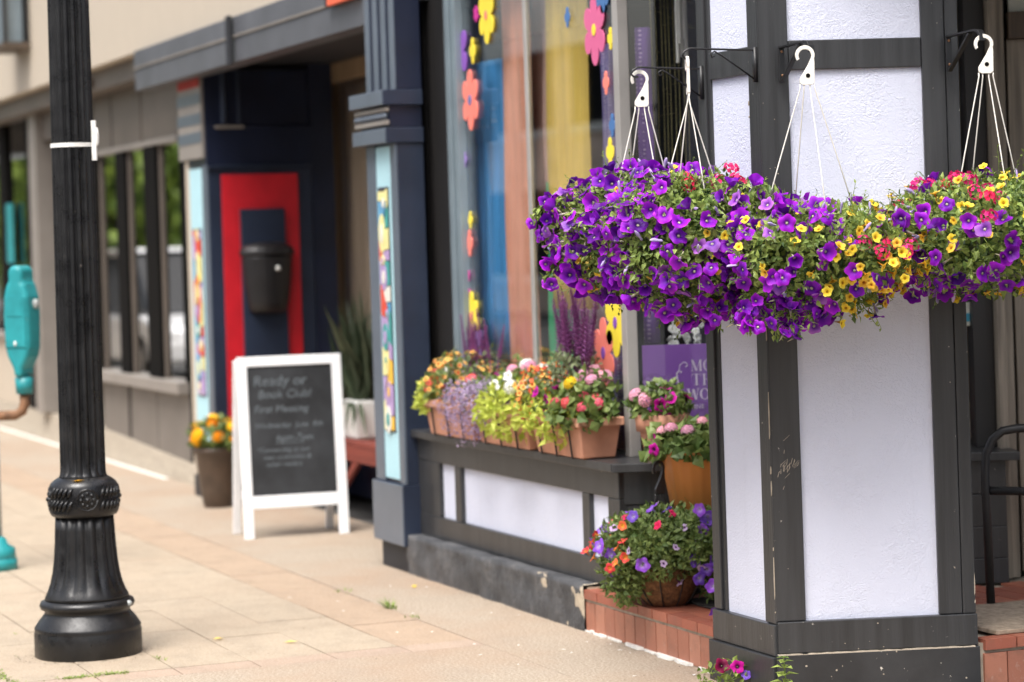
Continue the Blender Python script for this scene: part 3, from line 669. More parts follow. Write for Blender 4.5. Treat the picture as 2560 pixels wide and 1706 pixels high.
# iron brackets for the baskets
def wire_bracket(x, zt):
    mb = MB(); y0 = 4.012
    mb.tube([(x, y0, zt - .1), (x, y0, zt), (x, 3.80, zt + .005), (x, 3.765, zt + .006), (x, 3.745, zt - .004), (x, 3.738, zt - .018), (x, 3.748, zt - .028), (x, 3.765, zt - .028)], .0038, 7)
    mb.tube([(x, y0, zt - .1), (x, 3.89, zt - .02), (x, 3.86, zt - .004), (x, 3.845, zt - .012), (x, 3.85, zt - .024), (x, 3.86, zt - .02)], .0032, 6)
    mb.box(x - .008, x + .008, 4.008, 4.02, zt - .11, zt + .01)
    mb.build('wire_bracket', 'iron', PC, smooth=True)
wire_bracket(-7.575, 2.232); wire_bracket(-7.99, 2.2)
def flat_bracket(p):
    fr = Fr(p, (1, 0, 0), (0, 1, 0)); mb = MB(); h = .011
    mb.box(-.006, .0, -h, h, -.125, 0, fr)
    pr = [(-.004, 0), (.17, .006), (.196, .002), (.21, -.014), (.212, -.036), (.204, -.038), (.202, -.02), (.192, -.008), (.17, -.001), (-.004, -.007)]
    mb.prism(pr, -h, h, fr)
    mb.prism([(-.002, -.12), (.003, -.125), (.125, -.02), (.14, -.006), (.13, -.003), (.116, -.016)], -h * .8, h * .8, fr)
    mb.build('flat_bracket', 'iron', PC, bevel=.001)
    m2 = MB()
    for z in (-.018, -.1): m2.ball(fr.p(.001, 0, z), .005, 6, 4)
    m2.build('screw', 'rust', PC)
flat_bracket((-7.512, 4.085, 2.24)); flat_bracket((-7.325, 4.635, 2.262))

# ------------------------------------------------------------------ hanging baskets
def hanger(parent, c, ax, ztop, rim_r, rim_z, material='white_plastic', rot0=.6, rs=.0022):
    """moulded hook: C-shaped arc, perforated plate, four strands down to the rim"""
    ax = Vector(ax).normalized(); ay = UP.cross(ax).normalized()
    fr = Fr((c[0], c[1], ztop - .036), ax, ay)
    out, inn = [], []
    for i in range(15):
        t = R(212 - i * 232 / 14); w = .0052 + .0014 * math.sin(i / 14 * 3.14)
        out.append(((.027 + w) * math.cos(t), (.027 + w) * math.sin(t))); inn.append(((.027 - w) * math.cos(t), (.027 - w) * math.sin(t)))
    plate = [(.034, -.022), (.033, -.055), (.033, -.092), (.022, -.099), (-.012, -.099), (-.023, -.092), (-.023, -.078), (.006, -.034), (.016, -.018)]
    poly = out + plate + inn[::-1]
    hk = MB()
    n = len(out)
    # hook strip as quads, plate as its own outline
    for i in range(n - 1):
        q = [out[i], out[i + 1], inn[i + 1], inn[i]]; hk.prism(q, -.005, .005, fr)
    pl = [out[-1], (.031, -.022), (.030, -.092), (.022, -.099), (-.01, -.099), (-.02, -.092), (-.02, -.078), (.009, -.032), inn[-1]]
    hk.prism(pl, -.005, .005, fr)
    H = hk.build('hanger', material, parent, bevel=.0012)
    ho = MB().lathe([(.0075, -.0062), (.0075, .0062)], (0, 0, 0), 14)
    for v in range(len(ho.v)): q = ho.v[v]; ho.v[v] = fr.p(.008 + q.x, q.z, -.068 + q.y)
    ho.build('plate_hole', 'mullion_dark' if material == 'white_plastic' else 'black_plastic', H)
    b = [(-.019, 0), (-.006, 0), (.014, 0), (.029, 0)]
    tgt = sorted([(math.cos(rot0 + k * 1.5708), math.sin(rot0 + k * 1.5708)) for k in range(4)], key=lambda q: q[0])
    for (bx, by), (tx, ty) in zip(b, tgt):
        p0 = fr.p(bx, by, -.096); e = Vector((c[0], c[1], rim_z)) + ax * tx * rim_r + ay * ty * rim_r
        MB().tube([p0, p0 + Vector((0, 0, -.014)), p0.lerp(e, .5) + Vector((0, 0, -.002)), e], rs, 6).build('strand', material, parent, smooth=True)
    return H
def lump(d, seed, amp=.16):
    return 1 + amp * noise.noise(d * 2.2 + Vector((seed * 7.1, seed * 3.3, 1))) + amp * .6 * noise.noise(d * 5 + Vector((seed, 0, seed * 2)))
def rdir(rg, front=.0):
    while True:
        v = Vector((rg.gauss(0, 1), rg.gauss(0, 1), rg.gauss(0, 1)))
        if v.length > .1:
            v.normalize()
            return v
def surf(c, d, ax, seed, amp=.16):
    k = lump(d, seed, amp)
    return Vector(c) + Vector((d.x * ax[0], d.y * ax[0], d.z * (ax[1] if d.z > 0 else ax[2]))) * k
def foliage(parent, c, ax, n, seed, material, size=(.02, .034), inner=.55, name='foliage', amp=.16, wid=.45, zmin=-1, fwd=None):
    rg = random.Random(seed); mb = MB()
    for i in range(n):
        d = rdir(rg)
        if d.z < zmin: continue
        p = Vector(c) + (surf(c, d, ax, seed, amp) - Vector(c)) * (inner + (1.0 - inner) * rg.random() ** .6)
        dr = (d * .8 + rdir(rg) * .8 + Vector((0, 0, .15))).normalized(); L = rg.uniform(*size)
        mb.leaf(p, dr, d + rdir(rg) * .4, L, L * wid, .18, .22)
    return mb.build(name, material, parent, kind='stuff')
def spread(parent, c, ax, seed, specs, amp=.16, out=1.03):
    """specs: (name, meshes, count, min distance, scale range, weight(l, f, u))"""
    rg = random.Random(seed * 31 + 7); placed = []
    for name, meshes, n, md, sc, wt in specs:
        k = 0; tries = 0
        while k < n and tries < n * 60:
            tries += 1; d = rdir(rg)
            l, f, u = d.dot(RGT), -d.dot(FWD), d.z
            if rg.random() > wt(l, f, u): continue
            p = Vector(c) + (surf(c, d, ax, seed, amp) - Vector(c)) * (out + rg.uniform(-.13, .07))
            if any((p - q).length < md * .5 + r for q, r in placed): continue
            placed.append((p, md * .5)); k += 1
            fd = (d * 1.0 + Vector((0, 0, .22)) - FWD * .12 + rdir(rg) * .8).normalized()
            inst(name, rg.choice(meshes), parent, p, face_rot(fd, rg), rg.uniform(*sc))
def stems(parent, c, ax, seed, n, L=(.04, .09), material='leaf_basket'):
    rg = random.Random(seed + 99); mb = MB()
    for i in range(n):
        d = rdir(rg)
        p = surf(c, d, ax, seed); e = p + (d + rdir(rg) * .5 + Vector((0, 0, .2))).normalized() * rg.uniform(*L)
        m_ = p.lerp(e, .5) + Vector((0, 0, .008)); mb.tube([p - d * .06, m_, e], [.0014, .0012, .001], 4, cap=False)
        for k in range(5):
            mb.leaf(p.lerp(e, .2 + .2 * k), rdir(rg) + d * .5, UP, rg.uniform(.012, .022), .009, .15, .2)
    mb.build('stems', material, parent, kind='stuff')
BK = [
 ('hanging basket dense with purple petunias, leftmost of four, out from the column', (-8.0, 3.775), 2.20, RGT, .47, .9, 1.625, (.335, .215, .25)),
 ('hanging basket with purple petunias and two pink clusters, second from the left', (-7.575, 3.755), 2.215, (.93, -.35, 0), .35, .2, 1.60, (.29, .215, .27)),
 ('hanging basket with green middle and trailing purple and yellow flowers before the column', (-7.305, 4.06), 2.228, RGT, -1.35, .5, 1.56, (.37, .135, .25)),
 ('hanging basket of yellow and purple flowers with pink clusters, rightmost by the door', (-7.118, 4.64), 2.25, RGT, .35, .2, 1.59, (.41, .185, .215)),
]
BO = []
for i, (lab, (bx, by), zt, ax, r0, r1, zc, axs) in enumerate(BK):
    b = thing('hanging_basket', lab, 'flower basket', (bx, by, zc - .17), 'hanging baskets round the porch column'); BO.append(b)
    MB().lathe([(.085, -.16), (.1, -.15), (.15, .0), (.155, .005), (.155, .018), (.145, .018), (.14, -.005)], (bx, by, zc), 28).build('pot', 'green_plastic', b, smooth=True)
    MB().lathe([(.142, -.02), (.1, -.012), (.04, -.008)], (bx, by, zc), 16).build('soil', 'soil', b)
    hanger(b, (bx, by), ax, zt, .185 if i == 2 else .142, zc + .018, rot0=r0)
    c = (bx, by, zc)
    foliage(b, c, axs, 7500, 11 + i, 'leaf_basket', (.018, .036), .4, wid=.55)
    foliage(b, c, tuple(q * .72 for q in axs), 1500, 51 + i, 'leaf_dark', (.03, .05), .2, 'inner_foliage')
    stems(b, c, axs, 11 + i, 55)
sm = lambda x, a, b: max(0, min(1, (x - a) / (b - a)))
b = BO[0]; c = (-8.0, 3.775, 1.625); ax = BK[0][-1]
spread(b, c, ax, 11, [
    ('petunia_flower', PETX, 298, .032, (1.06, 1.36), lambda l, f, u: .35 + .65 * sm(f, -.5, .2)),
    ('yellow_flower', CAL, 46, .026, (.85, 1.15), lambda l, f, u: sm(-u, .2, .6) + .06),
    ('pink_cluster', [VERB], 2, .05, (.8, 1.0), lambda l, f, u: 1 if f > .6 and abs(l + .05) < .2 and u > .1 else 0),
    ('flower_bud', [BUD], 40, .02, (.8, 1.2), lambda l, f, u: 1)])
b = BO[1]; c = (-7.575, 3.755, 1.60); ax = BK[1][-1]
spread(b, c, ax, 12, [
    ('pink_cluster', [VERB], 5, .06, (1.0, 1.3), lambda l, f, u: 1 if u > .72 and l > -.3 and f > -.3 else 0),
    ('petunia_flower', PETX, 230, .032, (1.06, 1.36), lambda l, f, u: (.15 + .85 * sm(-l, -.1, .35)) if u > .0 else (.9 if u > -.95 else .4)),
    ('yellow_flower', CAL, 34, .026, (.85, 1.2), lambda l, f, u: .7 if -.35 < u < .15 and l > .1 else .08),
    ('flower_bud', [BUD], 36, .02, (.8, 1.2), lambda l, f, u: 1)])
b = BO[2]; c = (-7.305, 4.06, 1.555); ax = BK[2][-1]
spread(b, c, ax, 13, [
    ('pink_cluster', [VERB], 5, .05, (.9, 1.1), lambda l, f, u: 1 if f > .3 and l > .2 and -.15 < u < .2 else 0),
    ('petunia_flower', PETX, 200, .032, (1.08, 1.38), lambda l, f, u: 1 if (l < .12 and (u < .1)) else (.95 if (l < .15 and u > .3) else (.13 if u < .15 and l < .75 else .03))),
    ('yellow_flower', CAL, 190, .025, (1.0, 1.35), lambda l, f, u: 1 if (l > .02 and u < .15) else (.3 if u > .4 else .12)),
    ('flower_bud', [BUD], 40, .02, (.8, 1.2), lambda l, f, u: 1)])
b = BO[3]; c = (-7.118, 4.64, 1.59); ax = BK[3][-1]
spread(b, c, ax, 14, [
    ('pink_cluster', [VERB], 15, .045, (.85, 1.2), lambda l, f, u: 1 if (u > .5 and l < .0 and f > -.6) else (.03 if u > .2 else 0)),
    ('petunia_flower', PETX, 165, .036, (1.08, 1.4), lambda l, f, u: .9 if u < .25 else .12),
    ('yellow_flower', CAL, 125, .027, (1.0, 1.3), lambda l, f, u: .8),
    ('flower_bud', [BUD], 40, .02, (.8, 1.2), lambda l, f, u: 1)])
mo = Vector((-7.305, 4.06, 1.665)) - RGT * .2
foliage(BO[2], mo, (.15, .1, .1), 1100, 91, 'leaf_basket', (.018, .036), .3, 'side_foliage', wid=.55)
spread(BO[2], mo, (.15, .1, .1), 91, [('petunia_flower', PETX, 44, .032, (1.05, 1.35), lambda l, f, u: 1 if u > -.5 else .1), ('yellow_flower', CAL, 5, .026, (1, 1.2), lambda l, f, u: 1)])
# long trailing stems under the middle baskets
def trail(parent, p, dr, L, seed, meshes, n):
    rg = random.Random(seed); pts = [Vector(p)]; d = Vector(dr).normalized(); k = 8
    for i in range(k):
        d = (d + Vector((0, 0, -.28)) + rdir(rg) * .12).normalized(); pts.append(pts[-1] + d * L / k)
    mb = MB().tube(pts, .0016, 4)
    for q in pts:
        for j in range(9): mb.leaf(q + rdir(rg) * .012, rdir(rg), UP, rg.uniform(.018, .032), .013, .18, .2)
    mb.build('trailing_stem', 'leaf_basket', parent, kind='stuff')
    for i in range(n):
        q = pts[2 + int((k - 2) * i / max(1, n - 1))] + rdir(rg) * .028
        fd = (-FWD * .8 + rdir(rg) * .8 + Vector((0, 0, .1))).normalized()
        inst('petunia_flower', rg.choice(meshes), parent, q - FWD * .015, face_rot(fd, rg), rg.uniform(.9, 1.12))
rg = random.Random(77)
for i in range(9):
    a = -.23 + .026 * i; q = Vector((-7.305, 4.06, 1.40)) + RGT * a - FWD * rg.uniform(.1, .2)
    trail(BO[2], q, RGT * rg.uniform(-.3, .3) - FWD * .3, rg.uniform(.1, .18), 200 + i, PET, 5)
for i in range(4):
    q = Vector((-7.575, 3.755, 1.40)) + RGT * (.02 + .05 * i) - FWD * .12
    trail(BO[1], q, RGT * .2 - FWD * .3, rg.uniform(.1, .16), 300 + i, PET, 4)
for i in range(5):
    q = Vector((-8.0, 3.775, 1.62)) - RGT * rg.uniform(.24, .3) + UP * rg.uniform(-.12, .12)
    trail(BO[0], q, -RGT + UP * .6, rg.uniform(.08, .14), 330 + i, PET, 3)

# ------------------------------------------------------------------ window boxes on the ledge
def window_box(lab, x0, x1):
    b = thing('window_box', lab, 'planter', ((x0 + x1) / 2, 4.14, .70), 'terracotta window boxes on the ledge')
    q0 = [(x0 + .035, 4.065), (x1 - .035, 4.065), (x1 - .035, 4.215), (x0 + .035, 4.215)]
    q1 = [(x0 + .012, 4.045), (x1 - .012, 4.045), (x1 - .012, 4.232), (x0 + .012, 4.232)]
    mb = MB(); mb.add([Vector((*p, .7035)) for p in q0] + [Vector((*p, .845)) for p in q1], [(3, 2, 1, 0), (0, 1, 5, 4), (1, 2, 6, 5), (2, 3, 7, 6), (3, 0, 4, 7), (4, 5, 6, 7)])
    mb.build('trough', 'terracotta', b, bevel=.006)
    r = MB(); r.box(x0, x1, 4.033, 4.05, .835, .87); r.box(x0, x1, 4.227, 4.244, .835, .87); r.box(x0, x0 + .017, 4.05, 4.227, .835, .87); r.box(x1 - .017, x1, 4.05, 4.227, .835, .87)
    r.build('rim', 'terracotta_light', b, bevel=.004)
    box('soil', 'soil', b, x0 + .017, x1 - .017, 4.05, 4.227, .845, .857, bevel=0)
    for k in range(3):
        xk = x0 + (x1 - x0) * (.2 + .3 * k)
        mb = MB(); mb.tube([(xk, 4.1, .7025), (xk, 4.052, .702), (xk, 4.036, .83)], .005, 6); mb.build('strap', 'iron', b)
    return b
WB1 = window_box('terracotta window box with orange striped flowers, nearest the blue pillar', -11.09, -10.46)
WB2 = window_box('terracotta window box between two others, lavender and lime foliage spilling over', -10.44, -9.81)
WB3 = window_box('terracotta window box at the ledge corner with round green geranium leaves', -9.775, -9.24)
def clump(parent, c, ax, n, seed, material, size, wid=.6, flowers=(), name='foliage', inner=.5):
    foliage(parent, c, ax, n, seed, material, size, inner, name, .2, wid)
    if flowers: spread(parent, c, ax, seed, flowers, .2)
top = lambda l, f, u: 1 if u > -.3 else .15
def F(name, me, material, n, md, sc, w=top): return (name, [with_mat(me, material)], n, md, sc, w)
clump(WB1, (-11.06, 4.08, .87), (.07, .1, .06), 170, 401, 'leaf_lime', (.03, .06), .5)
clump(WB1, (-10.95, 4.12, .93), (.11, .08, .08), 330, 402, 'leaf_green', (.025, .045), .7, [F('flower_head', HEAD, 'head_coral', 8, .04, (.55, .75)), F('flower_head', HEAD, 'head_pink', 3, .045, (.6, .8)), F('flower_head', HEAD, 'head_white', 1, .06, (1, 1.1), lambda l, f, u: u > .8)])
clump(WB1, (-10.72, 4.11, .97), (.17, .125, .12), 420, 403, 'leaf_green', (.02, .035), .5, [('striped_flower', [with_mat(CAL[0], 'pet_stripe')], 150, .017, (.75, 1.05), lambda l, f, u: 1)])
clump(WB1, (-10.5, 4.11, .9), (.1, .08, .08), 220, 404, 'leaf_green', (.025, .045), .6, [F('flower_head', HEAD, 'head_coral', 3, .05, (.7, .9)), ('striped_flower', [with_mat(CAL[0], 'pet_stripe')], 45, .017, (.75, 1.0), lambda l, f, u: 1)])
clump(WB1, (-10.75, 4.2, .98), (.19, .12, .1), 260, 405, 'leaf_grey', (.03, .05), .4)
clump(WB2, (-10.38, 4.05, .88), (.19, .12, .18), 3200, 411, 'alyssum', (.008, .014), .9, name='alyssum', inner=.3)
clump(WB2, (-10.2, 4.13, .95), (.08, .06, .05), 120, 416, 'leaf_lime', (.03, .05), .7)
clump(WB2, (-9.97, 4.08, .87), (.2, .1, .13), 620, 412, 'leaf_lime', (.03, .06), .5)
clump(WB2, (-10.05, 4.15, .96), (.2, .09, .05), 260, 413, 'leaf_green', (.025, .045), .6, [F('flower_head', HEAD, 'head_pink', 6, .05, (.65, .85), lambda l, f, u: u > .2), F('flower_head', HEAD, 'head_white', 3, .055, (.8, 1.0), lambda l, f, u: u > .1 and f > 0), ('white_flower', [with_mat(PET[0], 'pet_white')], 4, .045, (1, 1.2), lambda l, f, u: 1 if u > .2 and l < .3 else 0), ('magenta_flower', [with_mat(PET[0], 'pet_magenta')], 3, .045, (1, 1.2), top)])
clump(WB2, (-10.2, 4.18, .99), (.07, .09, .06), 120, 414, 'leaf_green', (.03, .05), .4, [F('flower_head', MARI, 'head_yellow', 1, .06, (1.15, 1.2), lambda l, f, u: u > .93), F('flower_head', HEAD, 'head_white', 1, .06, (.9, 1.0), lambda l, f, u: f > .3 and u > .2)])
clump(WB3, (-9.72, 4.1, .95), (.13, .12, .13), 330, 421, 'leaf_green', (.02, .035), .5, [('striped_flower', [with_mat(CAL[0], 'pet_stripe')], 110, .017, (.75, 1.0), lambda l, f, u: 1), ('coral_flower', [with_mat(CAL[0], 'pet_coral')], 110, .017, (.7, .95), lambda l, f, u: 1)])
clump(WB3, (-9.52, 4.08, .87), (.16, .075, .12), 460, 422, 'leaf_lime', (.03, .055), .5)
clump(WB3, (-9.55, 4.1, .93), (.12, .06, .06), 140, 423, 'leaf_green', (.03, .05), .6, [('magenta_flower', [with_mat(PET[0], 'pet_magenta')], 8, .045, (.95, 1.15), top)])
clump(WB3, (-9.33, 4.1, .885), (.125, .065, .05), 190, 424, 'leaf_green', (.04, .06), .95, [F('flower_head', HEAD, 'head_coral', 9, .036, (.5, .7), lambda l, f, u: 1 if u > .4 and l < .5 else 0)])
clump(WB3, (-9.36, 4.16, .98), (.1, .07, .05), 120, 425, 'leaf_green', (.03, .05), .8, [F('flower_head', HEAD, 'head_pink', 6, .042, (.6, .82), lambda l, f, u: 1 if u > .5 else 0), F('flower_head', MARI, 'head_yellow', 1, .05, (.8, .9), lambda l, f, u: 1 if u > .4 and l < -.2 else 0)])
clump(WB3, (-9.62, 4.19, 1.0), (.13, .15, .1), 650, 426, 'leaf_grey', (.03, .05), .4)
rg = random.Random(21)
for p, c0, n, sp, hs_ in ((WB1, (-10.75, 4.19, 1.0), 16, .19, (.75, 1.05)), (WB3, (-9.57, 4.19, 1.03), 26, .2, (.95, 1.4))):
    for i in range(n):
        q = Vector(c0) + Vector((rg.uniform(-sp, sp), rg.uniform(-.05, .04), rg.uniform(-.02, .02)))
        inst('flower_spike', SPK, p, q, Euler((rg.gauss(0, .1), rg.gauss(0, .14), rg.uniform(0, 6))).to_quaternion(), rg.uniform(*hs_))

# ------------------------------------------------------------------ pots by the entry
p1 = thing('terracotta_pot', 'terracotta pot of magenta petunias on the ledge before the purple poster', 'flower pot', tuple(D(.585, 10.04, .70)))
pc = D(.585, 10.04, .70)
MB().lathe([(.068, .0), (.07, .004), (.092, .115), (.093, .118), (.106, .118), (.112, .185), (.102, .187), (.098, .165)], pc, 32).build('pot', 'terracotta', p1, smooth=True)
MB().lathe([(.1, .165), (.05, .17), (.01, .172)], pc, 16).build('soil', 'soil', p1)
clump(p1, pc + Vector((0, 0, .22)), (.125, .09, .05), 420, 431, 'leaf_green', (.03, .05), .6, [('magenta_flower', [with_mat(PET[k], 'pet_magenta') for k in (0, 1)], 9, .05, (1.05, 1.3), lambda l, f, u: 1 if l < .4 else .2), ('white_flower', [with_mat(PET[0], 'pet_white')], 1, .05, (1, 1.1), lambda l, f, u: u > .8), F('flower_head', HEAD, 'head_pink', 2, .05, (.7, .8), lambda l, f, u: u > .3 and l < -.4)])
p2 = thing('orange_pot', 'large orange fluted pot with pink geraniums beside the column', 'flower pot', tuple(D(.725, 9.755, .40)))
pc = D(.725, 9.755, .40)
MB().lathe([(.105, 0), (.11, .004), (.168, .345), (.178, .35), (.18, .362), (.168, .364), (.163, .33)], pc, 96, lambda i, an, r, z: r * (1 + (.012 * math.cos(24 * an) if i in (1, 2) else 0))).build('pot', 'orange_pot', p2, smooth=True)
MB().lathe([(.165, .325), (.08, .33), (.01, .332)], pc, 20).build('soil', 'soil', p2)
clump(p2, pc + Vector((0, 0, .37)), (.195, .085, .05), 700, 441, 'leaf_green', (.04, .07), .95, [('magenta_flower', [with_mat(PET[0], 'pet_magenta')], 5, .05, (1.0, 1.2), lambda l, f, u: 1 if l < -.7 and abs(u) < .5 else 0)])
rg = random.Random(6)
for a, d, z, sc in ((-.13, -.1, .455, .7), (-.065, -.12, .445, .75), (-.005, -.06, .475, .6), (-.16, -.02, .44, .6)):
    q = pc + RGT * a + FWD * d + UP * z; inst('flower_head', HEAD, p2, q, None, sc); 
    MB().tube([q, pc + RGT * a * .5 + UP * .4], .003, 5).build('stalk', 'leaf_green', p2)
st = thing('plant_stand', 'black metal plant stand under the orange pot', 'plant stand', tuple(D(.725, 9.755, .17)))
sc_ = D(.725, 9.755, .17)
mb = MB(); mb.lathe([(.12, .21), (.14, .21), (.14, .228), (.12, .228)], sc_, 24, cap=False); mb.lathe([(.12, .215), (.02, .215), (.02, .222), (.12, .222)], sc_, 16); mb.build('ring', 'iron', st)
for k in range(3):
    t = k * 2.094 + 1.9; MB().tube([sc_ + Vector((.13 * math.cos(t), .13 * math.sin(t), .215)), sc_ + Vector((.12 * math.cos(t), .12 * math.sin(t), .004))], .008, 8).build('leg', 'iron', st)
fb = thing('floor_basket', 'coco lined basket of lilac flowers standing on the tiled step', 'flower basket', tuple(D(.56, 9.65, .172)))
fc = D(.56, 9.65, .172)
MB().lathe([(.075, 0), (.1, .03), (.135, .09), (.165, .16), (.15, .16)], fc, 28, lambda i, an, r, z: r * (1 + .02 * math.sin(9 * an))).build('coco_liner', 'coco', fb, smooth=True)
for k in range(10):
    t = k * .6283; mb = MB().tube([fc + Vector((r * math.cos(t), r * math.sin(t), z)) for r, z in ((.08, .003), (.106, .03), (.141, .09), (.17, .162))], .0028, 5); mb.build('wire', 'iron', fb)
MB().tube([fc + Vector((.17 * math.cos(k * .2618), .17 * math.sin(k * .2618), .162)) for k in range(25)], .004, 6).build('wire_rim', 'iron', fb)
fcc = fc + Vector((0, 0, .235)); fax = (.275, .145, .14)
foliage(fb, fcc, fax, 6500, 61, 'leaf_green', (.02, .036), .35, wid=.5)
foliage(fb, fc + RGT * -.16 + UP * .14 - FWD * .06, (.1, .08, .13), 900, 62, 'leaf_green', (.02, .036), .3, 'trailing_foliage', wid=.5)
foliage(fb, fc + RGT * .2 + UP * .15 - FWD * .08, (.08, .1, .14), 700, 63, 'leaf_green', (.022, .04), .3, 'trailing_foliage', wid=.5)
foliage(fb, fc + RGT * .12 + UP * .26 - FWD * .1, (.16, .115, .13), 2600, 64, 'leaf_green', (.02, .036), .3, wid=.5)
spread(fb, fcc, fax, 61, [
    ('lilac_flower', [with_mat(PET[0], 'pet_lilac')], 15, .07, (.55, .8), lambda l, f, u: 1 if f > .2 and l > -.1 and u < .75 else .05),
    ('violet_flower', [with_mat(PET[k], 'pet_violet') for k in (0, 1)], 16, .06, (.95, 1.25), lambda l, f, u: 1 if (l < -.7 or u > .75) and f > -.5 else .03),
    ('coral_flower', [with_mat(CAL[k], 'pet_coral') for k in (0, 1)], 22, .035, (1.1, 1.5), lambda l, f, u: 1 if l < -.6 and u < .3 else .02),
    ('pink_flower', [with_mat(CAL[0], 'pet_pink')], 8, .05, (1.2, 1.5), lambda l, f, u: 1 if u > .4 else .03)], out=1.05)
rg = random.Random(14)
for a, d, z in ((.13, -.22, .31), (.14, -.23, .16), (.11, -.25, .13), (.17, -.23, .19), (.16, -.3, .0), (.09, -.22, .2), (.15, -.22, .36), (.12, -.24, .39), (.18, -.22, .33), (.16, -.26, .1)):
    inst('violet_flower', with_mat(PET[rg.choice((0, 1, 3))], 'pet_violet'), fb, fc + RGT * a + FWD * d + UP * z, face_rot((-FWD + rdir(rg) * .5), rg), rg.uniform(1.0, 1.25))
mb = MB()
hk = fc - RGT * .02 + UP * .55
hanger(fb, (hk.x, hk.y), (RGT * .6 + FWD * .5), .735, .14, .172 + .17, 'black_plastic', .4, .003)

foliage(fb, fc + RGT * .17 + UP * .25 - FWD * .13, (.12, .12, .12), 2200, 65, 'leaf_green', (.02, .036), .3, wid=.5)
# ------------------------------------------------------------------ things inside the windows
def drape(name, lab, material, p0, p1, z0, z1, seed, cat='fabric', wave=.02, folds=5):
    mb = MB(); n, k = 28, 8; p0 = Vector(p0); p1 = Vector(p1); t = (p1 - p0); nn = Vector((-t.y, t.x, 0)).normalized()
    for i in range(n + 1):
        for j in range(k + 1):
            s_ = i / n; q = p0 + t * s_ + nn * (wave * math.sin(s_ * folds * 6.283 + seed) * (.5 + .5 * j / k) + .006 * math.sin(7 * s_ + j)); mb.v.append(Vector((q.x, q.y, z1 + (z0 - z1) * j / k)))
    mb.f = [(i * (k + 1) + j, (i + 1) * (k + 1) + j, (i + 1) * (k + 1) + j + 1, i * (k + 1) + j + 1) for i in range(n) for j in range(k)]
    o = mb.build(name, material, None, smooth=True); sd = o.modifiers.new('cloth', 'SOLIDIFY'); sd.thickness = .003
    return tag(o, lab, cat)
drape('hanging_fabric', 'blue fabric length hanging in the left window pane', 'fab_blue', (-11.307, 4.40, 0), (-10.857, 4.41, 0), 1.068, 2.470, 1)
drape('hanging_fabric', 'orange fabric length beside the thin window mullion', 'fab_orange', (-10.827, 4.40, 0), (-10.540, 4.41, 0), 0.730, 2.746, 2)
drape('hanging_fabric', 'yellow fabric length hanging in the right window pane', 'fab_yellow', (-10.294, 4.40, 0), (-9.865, 4.41, 0), 1.293, 2.930, 3)
drape('hanging_fabric', 'green fabric length below the yellow one in the window', 'fab_green', (-10.397, 4.43, 0), (-10.059, 4.44, 0), 0.781, 1.866, 4)
drape('hanging_fabric', 'dotted navy fabric in the right pane behind flower decals', 'fab_navy', (-9.824, 4.46, 0), (-9.547, 4.41, 0), 0.699, 2.439, 5, folds=3)
drape('hanging_fabric', 'dotted violet fabric strip just right of the corner mullion', 'fab_violet', D(.535, 10.26), D(.60, 10.28), 1.16, 2.47, 6, folds=1, wave=.008)
drape('hanging_fabric', 'pinkish fabric length between mullion and yellow fabric', 'fab_pink', (-10.72, 4.5, 0), (-10.5, 4.5, 0), 1.75, 2.9, 7, folds=2)
drape('hanging_fabric', 'grey fabric backdrop low in the left window pane', 'fab_grey', (-11.1, 4.75, 0), (-10.4, 4.75, 0), .65, 1.3, 8)
drape('hanging_fabric', 'plaid cloth hanging in the entry window right of the column', 'fab_plaid', D(1.80, 10.3), D(1.862, 10.34), .70, 1.02, 9, folds=1)
po = thing('window_poster', 'purple poster with white lettering standing inside the entry window', 'poster', tuple(D(.66, 10.25, .70)))
PF_ = Fr(D(0, 10.23), RGT, FWD)
box('board', 'purple_poster', po, .522, .95, 0, .006, .72, 1.155, PF_, .001)
def serif(word, size, fr, x, y, z, parent):
    mb = MB(); cur = x
    def q(pts): mb.prism([(cur + px * size, z + pz * size) for px, pz in pts], y - .001, y, fr)
    def bar(x0, x1, z0, z1): q([(x0, z0), (x1, z0), (x1, z1), (x0, z1)])
    def dg(x0, z0, x1, z1, w): q([(x0 - w / 2, z0), (x0 + w / 2, z0), (x1 + w / 2, z1), (x1 - w / 2, z1)])
    for ch_ in word:
        if ch_ == 'M': bar(.08, .12, .04, .96); dg(.14, .96, .46, .02, .15); dg(.46, .02, .78, .96, .05); bar(.76, .9, .04, .96); bar(0, .2, 0, .04); bar(.68, .98, 0, .04); bar(0, .2, .96, 1); bar(.74, .98, .96, 1); adv = 1.08
        elif ch_ == 'O':
            n = 20
            for k in range(n):
                t0, t1 = 6.2832 * k / n, 6.2832 * (k + 1) / n
                q([(.42 + .42 * math.cos(t0), .5 + .51 * math.sin(t0)), (.42 + .42 * math.cos(t1), .5 + .51 * math.sin(t1)), (.42 + .27 * math.cos(t1), .5 + .46 * math.sin(t1)), (.42 + .27 * math.cos(t0), .5 + .46 * math.sin(t0))])
            adv = .95
        elif ch_ == 'T': bar(.33, .48, .04, .96); bar(0, .81, .96, 1.0); bar(0, .04, .78, .96); bar(.77, .81, .78, .96); bar(.22, .6, 0, .04); adv = .92
        elif ch_ == 'H': bar(.1, .25, .04, .96); bar(.66, .81, .04, .96); bar(.25, .66, .49, .54); bar(0, .35, 0, .04); bar(.56, .91, 0, .04); bar(0, .35, .96, 1); bar(.56, .91, .96, 1); adv = 1.0
        elif ch_ == 'W': dg(.16, .96, .4, 0, .16); dg(.4, 0, .6, .96, .05); dg(.6, .96, .84, 0, .16); dg(.84, 0, 1.06, .96, .05); bar(0, .34, .96, 1); bar(.92, 1.2, .96, 1); adv = 1.2
        cur += adv * size
    mb.build('lettering', 'poster_text', parent)
